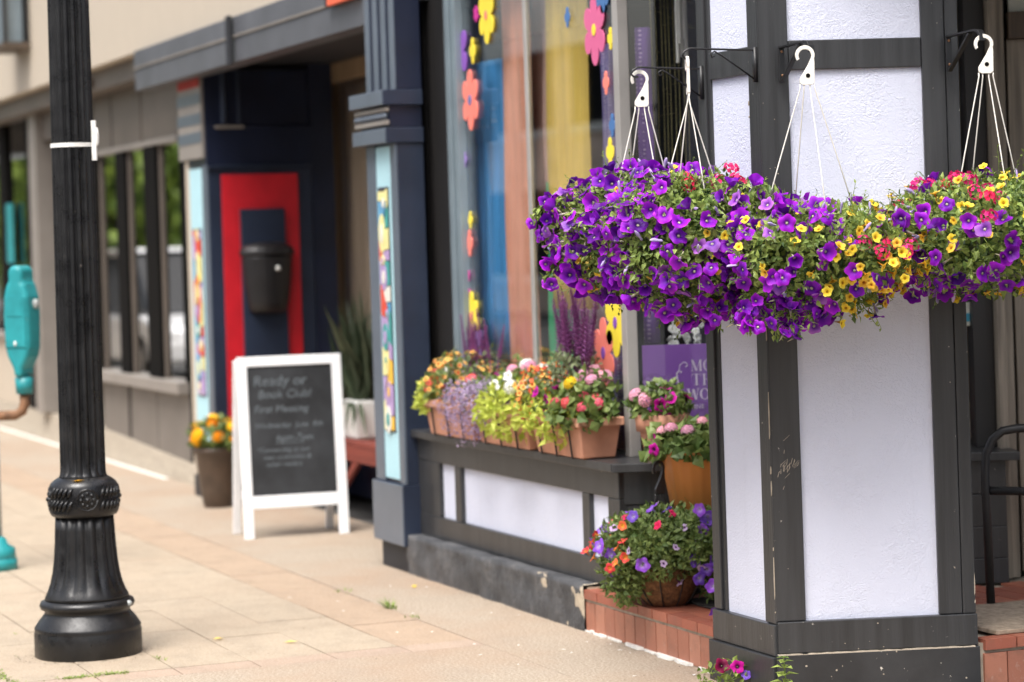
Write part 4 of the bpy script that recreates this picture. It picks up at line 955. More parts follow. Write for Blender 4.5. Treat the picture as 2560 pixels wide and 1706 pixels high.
for b_, s_, x_, z_ in (('MO', .046, .722, 1.043), ('TH', .046, .724, .985), ('WO', .046, .70, .925)): serif(b_, s_, PF_, x_, -.001, z_, po)
for b_, s_, x_, z_ in (('FINE', .026, .716, .888), ('ED', .03, .728, .78)):
    text(b_, s_, PF_, x_, -.001, z_, 'poster_text', po, space=1.1)
mb = MB()
sw = [(.655, .955), (.668, .958), (.672, .975), (.664, 1.01), (.662, 1.035), (.674, 1.048), (.682, 1.042), (.676, 1.036)]
mb.tube([PF_.p(x, -.0005, z) for x, z in sw], [.0015, .002, .003, .004, .003, .002, .003, .002], 6)
mb.tube([PF_.p(x, -.0005, z) for x, z in ((.672, 1.048), (.676, 1.07), (.692, 1.082), (.705, 1.076), (.706, 1.065), (.698, 1.062))], [.001, .0015, .0015, .002, .003, .002], 6)
mb.build('flourish', 'poster_text', po)
mb = MB()
mb.tube([PF_.p(.72 + .02 * i, -.0005, .845 + .006 * math.sin(i * 1.4)) for i in range(9)], .0016, 5); mb.build('flourish', 'poster_text', po)
ch = thing('wind_chime', 'silver tube wind chime hanging inside the entry window', 'wind chime', tuple(D(.74, 10.3, 2.9)))
MB().lathe([(.0, 2.88), (.05, 2.88), (.05, 2.9), (.0, 2.9)], D(.735, 10.3), 18).build('disc', 'alu', ch)
for k, (a, z) in enumerate(((.712, 2.32), (.731, 2.345), (.75, 2.30), (.722, 2.4), (.743, 2.42))): MB().tube([D(a, 10.28 + .02 * (k % 3), z), D(a, 10.28 + .02 * (k % 3), 2.8)], .008, 10).build('chime_tube', 'white_pot', ch)
mb = MB(); rg = random.Random(31)
gl = thing('string_garland', 'garland of dangling strings with dried leaves inside the entry window', 'garland', tuple(D(.66, 10.35, 2.9)))
for k in range(9):
    a = .61 + .018 * k + rg.uniform(-.004, .004); mb = MB(); mb.tube([D(a, 10.36, 2.9), D(a + .004, 10.36, 2.2), D(a, 10.36, 1.4 + rg.uniform(0, .5))], .0016, 4)
    for j in range(7):
        z = rg.uniform(1.5, 2.75); mb.leaf(D(a, 10.355, z), RGT * rg.choice((-1, 1)) + UP * rg.uniform(-.4, .4), UP, rg.uniform(.02, .05), .01, .1, .1)
    mb.build('string', 'straw', gl)
orc = thing('white_orchid', 'white orchid sprays behind the glass above the purple poster', 'orchid', tuple(D(.7, 10.36, .7)))
MB().lathe([(.05, 0), (.06, .1), (.055, .1)], D(.7, 10.4, .7), 16).build('pot', 'white_pot', orc)
rg = random.Random(41)
for k, (a0, a1, z1) in enumerate(((.68, .635, 1.33), (.70, .685, 1.24), (.72, .755, 1.36))):
    pts = [D(.7, 10.4, .8), D((a0 + a1) / 2 + .01, 10.37, 1.1), D(a1, 10.35, z1)]
    MB().tube(pts, .003, 5).build('stalk', 'brown_wood', orc)
    for j in range(8):
        q = pts[1].lerp(pts[2], .2 + j * .1) + RGT * rg.uniform(-.03, .03) - FWD * .02; inst('orchid_flower', with_mat(PET[2], 'pet_white'), orc, q, face_rot(-FWD + rdir(rg) * .4, rg), rg.uniform(.55, .85))
def shelf(lab, x, y, w, seed):
    s_ = thing('display_shelf', lab, 'shelf', (x, y, .62)); rg = random.Random(seed)
    for dx in (-w / 2, w / 2): box('upright', 'brown_wood', s_, x + dx - .02, x + dx + .02, y, y + .3, .62, 2.6)
    for j in range(5): box('shelf_board', 'tan_wood', s_, x - w / 2 + .02, x + w / 2 - .02, y, y + .3, .72 + .42 * j, .745 + .42 * j)
    return s_
shelf('wooden display shelf deep inside the shop behind the orange fabric', -10.6, 6.6, 1.2, 1); shelf('wooden display shelf inside the shop behind the yellow fabric', -9.2, 7.2, 1.2, 2); shelf('wooden display shelf at the back behind the entry window', -8.6, 8.2, 1.0, 3)

# ------------------------------------------------------------------ shop door, chair
dr = thing('shop_door', 'weathered brown wooden shop door and frame at the right edge', 'door', tuple(D(2.2, 10.15, .17)))
for nme, m_, a0, a1, d0, d1, z0, z1 in (('jamb', 'grey_wood', 1.956, 1.99, 10.06, 10.2, .17, 2.9), ('jamb', 'grey_wood', 1.9905, 2.026, 10.09, 10.2, .17, 2.9), ('door_stop', 'black_wood', 2.0265, 2.042, 10.15, 10.2, .17, 2.9),
      ('stile', 'grey_wood', 2.0425, 2.13, 10.12, 10.17, .19, 2.36), ('stile', 'grey_wood', 2.6, 2.69, 10.12, 10.17, .19, 2.36), ('rail', 'brown_wood', 2.131, 2.599, 10.125, 10.165, .19, .45), ('rail', 'brown_wood', 2.131, 2.599, 10.125, 10.165, 2.2, 2.36),
      ('header', 'brown_wood', 2.0425, 2.69, 10.07, 10.19, 2.361, 2.47), ('transom_panel', 'card_white', 2.06, 2.69, 10.15, 10.17, 2.471, 2.9), ('jamb', 'grey_wood', 2.691, 2.75, 10.06, 10.2, .17, 2.9)):
    box(nme, m_, dr, a0, a1, d0, d1, z0, z1, DF)
MB().box(2.131, 2.599, 10.142, 10.148, .45, 2.2, DF).build('pane', 'glass', dr)
MB().tube([D(2.09, 10.11, 1.0), D(2.09, 10.07, 1.0), D(2.13, 10.06, 1.0)], .008, 8).build('door_handle', 'iron', dr)
chr_ = thing('metal_chair', 'black tubular metal armchair cut off by the right edge of the view', 'chair', tuple(D(2.0, 9.3, .17)))
def chair():
    fy = 9.2
    for dd, of in ((9.3, 0), (9.8, .3)):
        mb = MB(); ar = [(1.752, .17), (1.745, .66), (1.75, .745), (1.775, .80), (1.815, .832), (1.87, .84), (2.15, .84), (2.22, .83), (2.25, .78)]
        mb.tube([D(a + of, dd, z) for a, z in ar], .0165, 10); mb.build('arm_tube', 'iron', chr_, smooth=True)
        MB().tube([D(2.25 + of, dd, .78), D(2.3 + of, dd, .17)], .0165, 10).build('leg', 'iron', chr_, smooth=True)
        MB().tube([D(1.76 + of, dd, .61), D(2.28 + of, dd, .585)], .016, 8).build('seat_rail', 'iron', chr_, smooth=True)
    mb = MB()
    for k in range(7): mb.tube([D(1.9 + .06 * k, 9.3, .606), D(2.2 + .06 * k, 9.8, .606)], .01, 6)
    mb.build('seat', 'iron', chr_)
    mb = MB().tube([D(2.26, 9.31, .8), D(2.33, 9.31, 1.08), D(2.62, 9.79, 1.08), D(2.56, 9.79, .8)], .014, 8)
    for k in range(6): mb.tube([D(2.3 + .045 * k, 9.36 + .07 * k, .7), D(2.36 + .045 * k, 9.36 + .07 * k, 1.08)], .006, 6)
    mb.build('backrest', 'iron', chr_, smooth=True)
chair()

# ------------------------------------------------------------------ small plants at the column foot
pl = thing('seedling', 'pale green leafy seedling at the foot of the white column', 'plant', (-7.55, 3.98, 0))
rg = random.Random(51)
fpt = Vector(D(.872, 8.38, 0)); mb = MB(); tp = fpt + UP * .17; mb.tube([fpt, fpt + UP * .09 + RGT * .005, tp], .0025, 5); mb.build('stem', 'leaf_green', pl)
mb = MB()
for k, (z, s_) in enumerate(((.02, .04), (.05, .045), (.08, .05), (.105, .05), (.13, .045), (.15, .035), (.165, .025))):
    for j in range(3): an = k * 1.1 + j * 2.1; mb.leaf(fpt + UP * z, Vector((math.cos(an), math.sin(an), .35)), UP, s_, s_ * .75, .15, .25)
mb.build('leaves', 'grass', pl)
pl2 = thing('potted_petunia', 'dark maroon petunia plant sprouting where step meets column', 'plant', tuple(D(.70, 8.72, 0)))
fpt = Vector(D(.70, 8.72, 0))
foliage(pl2, fpt + UP * .05, (.1, .05, .05), 120, 71, 'grass', (.02, .035), .3, wid=.6)
for a, z, m_, sc in ((-.015, .095, 'pet_maroon', 1.1), (.04, .09, 'pet_magenta', 1.0), (.13, .12, 'pet_maroon', .8), (.07, .06, 'pet_violet', .7)):
    q = fpt + RGT * a + UP * z - FWD * .05; inst('petunia_flower', with_mat(PET[1], m_), pl2, q, face_rot(-FWD + rdir(rg) * .35 + UP * .2, rg), sc)
    MB().tube([fpt + UP * .02, fpt + RGT * a * .6 + UP * z * .7, q], .002, 5).build('stem', 'leaf_green', pl2)

# ------------------------------------------------------------------ blue shop pillars
def art(parent, fr, x0, x1, z0, z1, seed):
    A = box('art_panel', 'art_dark', parent, x0, x1, -.006, .0, z0, z1, fr, .001); rg = random.Random(seed)
    cols = ['cream', 'red', 'blue', 'yellow', 'lilac', 'teal', 'white', 'red', 'cream', 'lilac', 'white', 'cream']
    w = x1 - x0; ph = rg.uniform(0, 6)
    mid = lambda z: x0 + w * (.5 + .24 * math.sin(z * 9 + ph) + .08 * math.sin(z * 23 + ph))
    last = ''
    for side in (0, 1):
        z = z0 + .008; e0 = 0
        while z < z1 - .02:
            h = min(rg.uniform(.05, .17), z1 - .008 - z); e1 = rg.uniform(-.03, .03) if z + h < z1 - .03 else 0
            zs = [z + h * q / 5 for q in range(6)]
            edge = x0 + .006 if side == 0 else x1 - .006
            sg = .004 if side == 0 else -.004
            inner = [(mid(q) - sg, q + e0 * (1 - k / 5) + e1 * (k / 5) + (.003 if k == 0 else -.003 if k == 5 else 0)) for k, q in enumerate(zs)]
            pts = [(edge, zs[0] + .003)] + inner + [(edge, zs[-1] - .003)]
            c_ = rg.choice([q for q in cols if q != last]); last = c_
            MB().prism(pts, -.0105, -.0062, fr).build('art_piece', 'art_' + c_, A)
            z += h; e0 = e1
    for q in range(9):
        rr = w * rg.uniform(.14, .3); cx_ = x0 + w * rg.uniform(.34, .66); cz = z0 + (z1 - z0) * (q + .5) / 9 + rg.uniform(-.03, .03); ez = rg.uniform(.8, 2.2)
        MB().prism([(cx_ + rr * math.cos(t * .449), cz + rr * ez * math.sin(t * .449)) for t in range(14)], -.013, -.0108, fr).build('art_piece', 'art_' + rg.choice(cols), A)
        MB().prism([(cx_ + rr * .5 * math.cos(t * .628), cz + rr * .5 * ez * math.sin(t * .628)) for t in range(10)], -.0155, -.0132, fr).build('art_piece', 'art_' + rg.choice(cols), A)
NP = thing('shop_pillar', 'navy fluted shop pillar with painted art strip, nearest the flower shop', 'pillar', (-11.6, 4.1, 0), 'painted pillars of the blue shop')
def pillar_front(P, x0, x1, y, yb, art_seed, top, flut=True):
    w = x1 - x0; fr = Fr((x0, y, 0), (1, 0, 0), (0, 1, 0)); db = yb - y
    def faced(nme, x0_, x1_, y0_, z0_, z1_):
        q = box(nme, 'navy', P, x0_, x1_, y0_ + .006, db, z0_, z1_, fr); box('face', 'navy_lit', q, x0_, x1_ - .004, y0_, y0_ + .0055, z0_ + .002, z1_ - .002, fr); return q  # thin paler front carries the sky sheen of the navy body
    box('foot', 'beam_dark', P, .03, w - .03, .01, db, 0, .13, fr); faced('pedestal', -.01, w + .01, -.02, .131, .43)
    box('shaft', 'navy', P, .0, w, .014, db, .431, 2.1, fr)
    box('side_strip', 'navy_lit', P, .0, .13, 0, .0138, .431, 2.1, fr); box('side_strip', 'navy_lit', P, w - .075, w, 0, .0138, .431, 2.1, fr)
    box('blue_panel', 'lightblue', P, .131, w - .076, .006, .0138, .45, 2.09, fr, 0)
    art(P, Fr((x0, y + .006, 0), (1, 0, 0), (0, 1, 0)), .16, w - .12, .68, 1.89, art_seed)
    faced('cap_slab', -.06, w + .01, -.05, 2.101, 2.175); box('cap_band', 'navy_dark', P, -.01, w - .01, -.02, db, 2.176, 2.285, fr)
    box('cap_bead', 'taupe_light', P, -.05, w, -.04, -.021, 2.19, 2.212, fr); box('cap_bead', 'taupe_light', P, -.05, w, -.04, -.021, 2.255, 2.275, fr)
    for k in range(9): MB().ball(fr.p(-.03 + (w - .0) * k / 8, -.034, 2.233), .02, 8, 5, (1.0, .7, .85)).build('cap_boss', 'navy_lit', P, smooth=True)
    faced('cap_slab', -.07, w + .01, -.06, 2.286, 2.36)
    box('upper_shaft', 'navy_dark', P, .0, w, .02, db, 2.361, top, fr)  # darker colour between the ribs stands in for shade in the grooves
    for k in range(4):
        xk = .0 + (w - .068) * k / 3; box('flute_rib', 'navy_lit', P, xk, xk + .068, .011, .0198, 2.361, top, fr)
pillar_front(NP, -11.83, -11.4, 4.05, 4.2, 5, 3.3)
FP = thing('shop_pillar', 'navy shop pillar with bright red side panel and black mailbox', 'pillar', (-15.7, 4.4, 0), 'painted pillars of the blue shop')
fr = Fr((-15.93, 4.2, 0), (1, 0, 0), (0, 1, 0))
box('foot', 'beam_dark', FP, .0, .5, -.01, .69, 0, .14, fr)
box('shaft', 'navy', FP, .0, .50, .012, .70, .141, 2.15, fr)
box('edge_strip', 'stucco_beige', FP, -.03, .06, .0, .0118, .141, 2.2, fr); box('side_strip', 'navy_lit', FP, .38, .50, 0, .0118, .141, 2.15, fr)
box('blue_panel', 'lightblue', FP, .061, .379, .004, .0118, .2, 2.14, fr, 0)
art(FP, Fr((-15.93, 4.204, 0), (1, 0, 0), (0, 1, 0)), .12, .33, .66, 1.75, 9)
box('capital', 'taupe_light', FP, -.1, .48, -.02, .0, 2.2, 2.76, fr); box('capital', 'navy_dark', FP, -.05, .51, .001, .72, 2.151, 2.4, fr); box('capital', 'navy_dark', FP, .0, .49, .002, .70, 2.401, 2.76, fr)
for z in (2.3, 2.42, 2.55): box('capital_band', 'navy_lit', FP, -.1, .48, -.024, -.0205, z, z + .07, fr)
box('label_plate', 'fab_red', FP, -.05, .47, -.03, -.0205, 2.66, 2.73, fr)
box('drip_moulding', 'taupe_light', FP, .511, .535, .06, .25, 2.385, 2.405, fr); MB().tube([fr.p(.52, .12, 2.42), fr.p(.52, .12, 2.76)], .02, 8).build('downpipe', 'navy', FP); MB().tube([fr.p(.52, .22, 2.42), fr.p(.52, .22, 2.76)], .012, 8).build('downpipe', 'navy', FP)
box('moulding', 'navy', FP, .501, .525, .0, .71, 2.13, 2.149, fr)
RD = box('red_panel', 'red_paint', FP, .501, .513, .095, .605, .25, 2.09, fr)
box('plank', 'navy', FP, .5135, .55, .205, .50, .25, 1.865, fr)
mx = Vector((-15.379, 4.2 + .365, 0))
MBX = MB(); pr = []
for i in range(13):
    t = math.pi * i / 12; pr.append((math.sin(t) * .115, -math.cos(t)))
vs = []
for z, hw, dp in ((1.19, .09, .45), (1.205, .125, .75), (1.26, .14, .9), (1.42, .16, 1.02), (1.56, .17, 1.05)):
    for dx, ty in pr: vs.append(mx + Vector((dx * dp, ty * hw, z)))
n = 13; fs = [(i * n + k, i * n + k + 1, (i + 1) * n + k + 1, (i + 1) * n + k) for i in range(4) for k in range(n - 1)] + [tuple(range(n))[::-1], tuple(range(4 * n, 5 * n))]
fs += [(i * n + n - 1, i * n, (i + 1) * n, (i + 1) * n + n - 1) for i in range(4)]
bx_ = MBX.add(vs, fs).build('mailbox', 'black_plastic', FP, bevel=.012)
vs = []
for z, hw, dp in ((1.562, .186, 1.15), (1.60, .184, 1.13), (1.635, .145, .85), (1.65, .07, .4)):
    for dx, ty in pr: vs.append(mx + Vector((dx * dp, ty * hw, z)))
fs = [(i * n + k, i * n + k + 1, (i + 1) * n + k + 1, (i + 1) * n + k) for i in range(3) for k in range(n - 1)] + [tuple(range(n))[::-1], tuple(range(3 * n, 4 * n))] + [(i * n + n - 1, i * n, (i + 1) * n, (i + 1) * n + n - 1) for i in range(3)]
MB().add(vs, fs).build('lid', 'black_plastic', bx_, bevel=.012); MB().ball(mx + Vector((.122, .04, 1.48)), .017, 10, 6).build('knob', 'knob_white', bx_, smooth=True)

# blue shop: beam, recess
BS = thing('blue_shop', 'recessed shop entrance under a grey beam between two blue pillars', 'building', (-13.8, 4.6, 0))
box('beam', 'beam_grey', BS, -16.68, -11.835, 4.06, 4.2, 2.715, 2.86); box('beam_moulding', 'taupe_light', BS, -16.68, -11.835, 4.05, 4.2, 2.861, 2.873); box('beam', 'beam_grey', BS, -16.68, -11.835, 4.056, 4.2, 2.874, 2.985)
for x in (-14.25,): box('downpipe', 'beam_dark', BS, x, x + .07, 4.02, 4.044, 2.70, 2.99)
box('orange_sign', 'orange_sign', BS, -12.3, -11.84, 4.02, 4.043, 2.855, 3.5); box('sign_edge', 'beam_dark', BS, -12.34, -12.301, 4.02, 4.043, 2.855, 3.5)
MB().box(-16.1, -11.4, 4.2, 6.2, 2.8, 2.9).build('ceiling', 'beam_dark', BS)
MB().box(-16.1, -15.43, 4.905, 5.06, 0, 2.8).build('jamb', 'navy_dark', BS)
MB().box(-11.85, -11.75, 4.2, 6.2, 0, 2.8).build('side_wall', 'navy', BS)
SWN = box('shop_window', 'tan_wood', BS, -15.9, -11.9, 5.06, 5.12, 2.68, 2.8)
box('sill', 'tan_wood', SWN, -15.9, -11.9, 5.0, 5.12, .40, .45); box('frame', 'tan_wood', SWN, -15.62, -15.55, 5.06, 5.12, .45, 2.68); box('frame', 'tan_wood', SWN, -14.2, -14.1, 5.06, 5.12, .45, 2.68)
MB().box(-15.55, -14.2, 5.085, 5.092, .45, 2.68).build('pane', 'glass', SWN); MB().box(-14.1, -11.9, 5.085, 5.092, .45, 2.68).build('pane', 'glass', SWN)
box('kick_panel', 'navy_dark', SWN, -15.9, -11.9, 5.06, 5.12, 0, .399)
MB().box(-16.2, -11.5, 7.4, 7.5, 0, 2.8).build('inner_wall', 'interior_tan', BS); MB().box(-16.2, -11.5, 5.2, 7.5, .3, .42).build('inner_floor', 'interior', BS)
MB().box(-16.25, -16.15, 4.9, 7.4, 0, 2.8).build('inner_wall', 'interior_tan', BS)
drape('curtain', 'brown curtain inside the recessed window beside the red panel', 'fab_brown', (-15.55, 5.2, 0), (-15.05, 5.2, 0), .45, 2.66, 3, 'curtain')
drape('curtain', 'grey brown blind inside the recessed window above the tall plant', 'fab_grey', (-15.02, 5.3, 0), (-14.3, 5.3, 0), .9, 2.66, 4, 'curtain', .004)
bn = thing('red_bench', 'red painted wooden bench against the recessed window', 'bench', (-14.7, 4.8, 0))
for k in range(2): box('seat_plank', 'red_wood', bn, -15.3, -13.6, 4.70 + .13 * k, 4.82 + .13 * k, .40, .435)
box('apron', 'red_wood', bn, -15.28, -13.62, 4.70, 4.725, .31, .399)
for x in (-15.25, -13.75): box('leg', 'red_wood', bn, x, x + .08, 4.74, 4.95, 0, .399)
mb = MB(); fr = Fr((-14.62, 4.705, 0), (1, 0, 0), (0, 1, 0)); mb.prism([(0, .03), (.08, .03), (.55, .31), (.45, .31)], 0, .03, fr); mb.build('brace', 'red_wood', bn)
pp = thing('tall_plant', 'tall spiky green plant in a white pot on the red bench', 'potted plant', (-14.33, 4.85, .436))
MB().box(-14.46, -14.2, 4.745, 4.955, .437, .67).build('pot', 'white_pot', pp, bevel=.015)
rg = random.Random(61); mb = MB()
for i in range(120):
    an = rg.uniform(0, 6.28); L = rg.uniform(.25, .72); p = Vector((-14.33 + rg.uniform(-.11, .11), 4.85 + rg.uniform(-.08, .08), .65)); d = Vector((math.cos(an) * .38, math.sin(an) * .3, 1)).normalized()
    if p.y + d.y * L > 5.03: d.y = -abs(d.y) * .3
    mb.leaf(p, d, Vector((math.sin(an), math.cos(an), 0)), L, .05, .2, .12 if i % 3 else .3)
for i in range(10):
    an = rg.uniform(3.3, 6.1); p = Vector((-14.33, 4.78, .67)); mb.leaf(p, Vector((math.cos(an), math.sin(an) * .5, -.1)), UP, rg.uniform(.2, .4), .03, .2, .5)
mb.build('leaves', 'leaf_muted', pp)

# ------------------------------------------------------------------ far beige building
FB = thing('beige_building', 'beige stucco building with brown fascia and dark shop windows down the street', 'building', (-20, 4.5, 0))
MB().box(-60, -11.95, 4.1, 4.6, 2.99, 8).build('upper_wall', 'stucco_beige', FB)
box('fascia', 'taupe', FB, -60, -16.69, 4.2, 4.42, 2.84, 2.988)
MB().ball((-18.6, 4.19, 2.9), .04, 10, 6).build('vent', 'brown_wood', FB)
for x0, x1 in ((-19.42, -18.83), (-18.79, -17.88), (-17.84, -16.8)):
    box('transom_panel', 'taupe', FB, x0, x1, 4.38, 4.45, 2.42, 2.835)
box('transom_rail', 'taupe_light', FB, -19.42, -16.78, 4.36, 4.45, 2.375, 2.418)
for x0, x1 in ((-19.62, -19.36), (-18.69, -18.4), (-17.8, -17.45), (-16.77, -16.72)): box('mullion', 'mullion_dark', FB, x0, x1, 4.37, 4.46, .701, 2.374)
for x0, x1 in ((-19.36, -18.69), (-18.4, -17.8), (-17.45, -16.77)): MB().box(x0, x1, 4.41, 4.416, .701, 2.374).build('window_pane', 'glass_dark', FB)
for x in (-19.345, -18.385, -17.435, -16.83): box('window_frame', 'taupe', FB, x, x + .045, 4.395, 4.409, .701, 2.374)
box('corner_post', 'mullion_dark', FB, -16.715, -16.4, 4.38, 4.46, .15, 2.8)
box('window_sill', 'taupe_light', FB, -19.6, -16.72, 4.30, 4.46, .62, .70)
for x0, x1 in ((-19.36, -18.55), (-18.45, -17.65), (-17.62, -16.73)): box('kick_panel', 'kick_grey', FB, x0, x1, 4.38, 4.46, .15, .619)
box('kick_gap', 'mullion_dark', FB, -18.55, -18.45, 4.39, 4.46, .15, .619)
mb = MB(); mb.add([Vector(q) for q in ((-30, 4.35, 0), (-16.1, 4.35, 0), (-16.1, 4.6, 0), (-30, 4.6, 0), (-30, 4.37, .26), (-19.6, 4.37, .24), (-16.1, 4.37, .12), (-16.1, 4.6, .12), (-19.6, 4.6, .24), (-30, 4.6, .26))], [(0, 1, 6, 5, 4), (1, 2, 7, 6), (2, 3, 9, 8, 7), (3, 0, 4, 9), (4, 5, 8, 9), (5, 6, 7, 8)])
mb.build('concrete_base', 'mortar', FB)
MB().box(-30, -16.2, 6.2, 6.3, 0, 3).build('inner_wall', 'interior_dark', FB); MB().box(-30, -16.2, 4.46, 6.3, .3, .35).build('inner_floor', 'interior_dark', FB); MB().box(-30, -16.2, 4.46, 6.3, 2.85, 2.95).build('inner_ceiling', 'interior_dark', FB)
box('pilaster', 'taupe_light', FB, -21.65, -21.35, 4.3, 4.5, .25, 2.84); box('pilaster', 'taupe_light', FB, -19.9, -19.64, 4.36, 4.5, .2, 2.84)
box('door_header', 'taupe', FB, -21.34, -19.91, 4.36, 4.5, 2.6, 2.84)
box('door', 'black_wood', FB, -21.34, -19.91, 4.9, 4.95, .2, 2.6); box('kick_panel', 'stucco_beige', FB, -24.5, -21.66, 4.38, 4.46, .25, .85); box('kick_gap', 'mullion_dark', FB, -22.35, -21.66, 4.37, 4.379, .25, .85)
MB().box(-24.4, -21.66, 4.42, 4.426, .85, 2.5).build('window_pane', 'glass_dark', FB)
for x0, x1 in ((-23.5, -23.2), (-22.2, -21.66)): box('mullion', 'mullion_dark', FB, x0, x1, 4.38, 4.45, .851, 2.84)
box('window_sill', 'taupe_light', FB, -24.5, -21.66, 4.33, 4.46, .845, .9)
box('poster', 'teal', FB, -23.15, -22.85, 4.37, 4.379, 1.55, 2.1)  # reflection in the far window, painted in as a teal panel
wl = thing('wall_lantern', 'dark framed wall lantern with bluish glass on the beige wall', 'lantern', (-20.63, 3.98, 3.32))
fr = Fr((-20.66, 3.98, -.18), (1, 0, 0), (0, 1, 0))
for dx in (-.32, .2): 
    for dy in (-.1, .08): box('frame_bar', 'black_wood', wl, dx, dx + .05, dy, dy + .03, 3.54, 4.2, fr)
box('lantern_base', 'brown_wood', wl, -.34, .27, -.12, .12, 3.5, 3.55, fr); box('lantern_top', 'black_wood', wl, -.36, .29, -.13, .1, 4.2, 4.26, fr); box('glass_body', 'alu_blue', wl, -.26, .19, -.06, .07, 3.56, 4.19, fr)

# ------------------------------------------------------------------ lamp post
lp = thing('lamp_post', 'black fluted cast iron street lamp post on the pavement', 'lamp post', (-9.9, 2.145, 0))
lc = Vector((-9.9, 2.145, 0)); n = 96
MB().lathe([(.212, 0), (.214, .004), (.214, .095), (.210, .105), (.213, .112), (.208, .12), (.195, .14), (.172, .168), (.168, .18), (.186, .19), (.19, .203), (.184, .217), (.168, .224)], lc, 64).build('base', 'lamp_black', lp, smooth=True)
def fl(k, dep): return lambda i, an, r, z: r - dep * (abs(math.cos(an * k / 2)) ** 1.5) * (1 if 0 < i else 0)
bell = [(.168, .224), (.166, .236), (.157, .255), (.146, .285), (.136, .33), (.129, .38), (.124, .44), (.121, .5), (.118, .555)]
def bm(i, an, r, z):
    w = max(0, min(1, (z - .245) / .06)); return r - .012 * w * (1 - abs(math.cos(an * 8)) ** 1.2)
MB().lathe(bell, lc, 160, bm).build('fluted_base', 'lamp_black', lp, smooth=True)
cl = MB().lathe([(.118, .555), (.13, .56), (.138, .575), (.138, .675), (.13, .69), (.118, .70), (.10, .712)], lc, 64).build('collar', 'lamp_black', lp, smooth=True)
for k in range(4):
    t = math.atan2(-lc.y, -lc.x) + .1 + k * math.pi / 2; dv = Vector((math.cos(t), math.sin(t), 0)); tv = Vector((-math.sin(t), math.cos(t), 0)); cc = lc + dv * .137 + UP * .628
    mb = MB()
    mb.tube([cc + tv * .043 * math.cos(q * .5236) * .98 + UP * .043 * math.sin(q * .5236) - dv * .007 * math.cos(q * .5236) ** 2 for q in range(13)], .0055, 6)
    mb.ball(cc + dv * .004, .011, 8, 5)
    for q in range(8): mb.ball(cc + tv * .025 * math.cos(q * .785) + UP * .025 * math.sin(q * .785), .0085, 6, 4)
    mb.build('rosette', 'lamp_black', cl, smooth=True)
    mb = MB()
    for q in range(5):
        t2 = t + .44 + q * .155; d2 = Vector((math.cos(t2), math.sin(t2), 0)); t3 = Vector((-math.sin(t2), math.cos(t2), 0))
        for z0 in (.585, .635): mb.tube([lc + d2 * .137 + UP * z0 - t3 * .012, lc + d2 * .144 + UP * (z0 + .02), lc + d2 * .137 + UP * (z0 + .042) + t3 * .012], [.004, .008, .004], 6)
    mb.build('leaf_ornament', 'lamp_black', cl, smooth=True)
def sm_(i, an, r, z): return r - .014 * (1 - abs(math.cos(an * 8)) ** 1.1) * (1 if i > 1 else .2)
MB().lathe([(.1, .708), (.094, .72), (.092, .735), (.0915, .8), (.088, 1.6), (.084, 2.6), (.08, 3.6)], lc, 160, sm_).build('shaft', 'lamp_black', lp, smooth=True)
MB().lathe([(.082, 3.6), (.11, 3.62), (.11, 3.68), (.06, 3.75), (.16, 3.9), (.19, 4.3), (.1, 4.55), (.02, 4.7)], lc, 32).build('lamp_head', 'lamp_black', lp, smooth=True)
sp_ = MB().lathe([(.0885, 2.035), (.0885, 2.052)], lc, 40, cap=False); sp_.build('strap', 'white_caulk', lp)
td = (RGT * .97 - FWD * .3).normalized(); cq = lc + td * .095
MB().box(-.008, .01, -.01, .01, 1.98, 2.14, Fr(cq, RGT, FWD)).build('clip', 'white_caulk', lp); MB().ball(cq + RGT * .012 + UP * 2.075, .02, 8, 5, (.6, .5, 2)).build('clip_tab', 'white_caulk', lp)
MB().ball(lc + RGT * .177 - FWD * .06 + UP * .205, .013, 8, 5).build('bolt', 'meter_grey', lp)
mb = MB(); mb.leaf(lc - FWD * .115 - RGT * .025 + UP * .705, RGT + UP * .1, UP, .05, .018, .1, .05); mb.build('orange_scrap', 'head_orange', lp)

# ------------------------------------------------------------------ double parking meter
pm_ = thing('parking_meter', 'teal double headed parking meter on a pipe yoke at the left edge', 'parking meter', tuple(D(-2.70, 12.75, 0)))
def meter(a):
    fr = Fr(D(a, 12.75, 0), (RGT * .92 - FWD * .38), (FWD * .92 + RGT * .38)); mb = MB(); ol = []
    pr = [(.022, .985), (.028, 1.03), (.06, 1.09), (.073, 1.14), (.077, 1.30), (.072, 1.40), (.055, 1.46), (.042, 1.475), (.042, 1.53), (.028, 1.56)]
    out = [(x, z) for x, z in pr] + [(-x, z) for x, z in pr[::-1]]
    h = mb.prism(out, -.062, .062, fr).build('meter_head', 'teal', pm_, bevel=.022)
    MB().prism([(x * .82, z) for x, z in out if 1.1 < z < 1.44], -.068, -.0625, fr).build('face_plate', 'teal', h, bevel=.003)
    MB().prism([(x * .6, z + .0) for x, z in out if 1.2 < z < 1.43], -.071, -.0685, fr).build('face_plate', 'teal', h)
    MB().ball(fr.p(.0, -.07, 1.16), .014, 8, 5, (1, .5, 1)).build('coin_slot', 'white_caulk', h); MB().ball(fr.p(.085, 0, 1.36), .022, 8, 5, (.6, .8, 1.2)).build('knob', 'meter_grey', h, smooth=True)
    MB().tube([fr.p(0, 0, .985), fr.p(0, 0, .90)], [.047, .042], 14).build('collar', 'teal', h, smooth=True)
    return h
meter(-2.53); meter(-2.87)
mb = MB().tube([D(-2.53, 12.75, .90), D(-2.53, 12.75, .85), D(-2.545, 12.75, .81), D(-2.58, 12.75, .79), D(-2.82, 12.75, .79), D(-2.855, 12.75, .81), D(-2.87, 12.75, .85), D(-2.87, 12.75, .90)], .026, 12)
mb.build('yoke', 'rust', pm_, smooth=True)
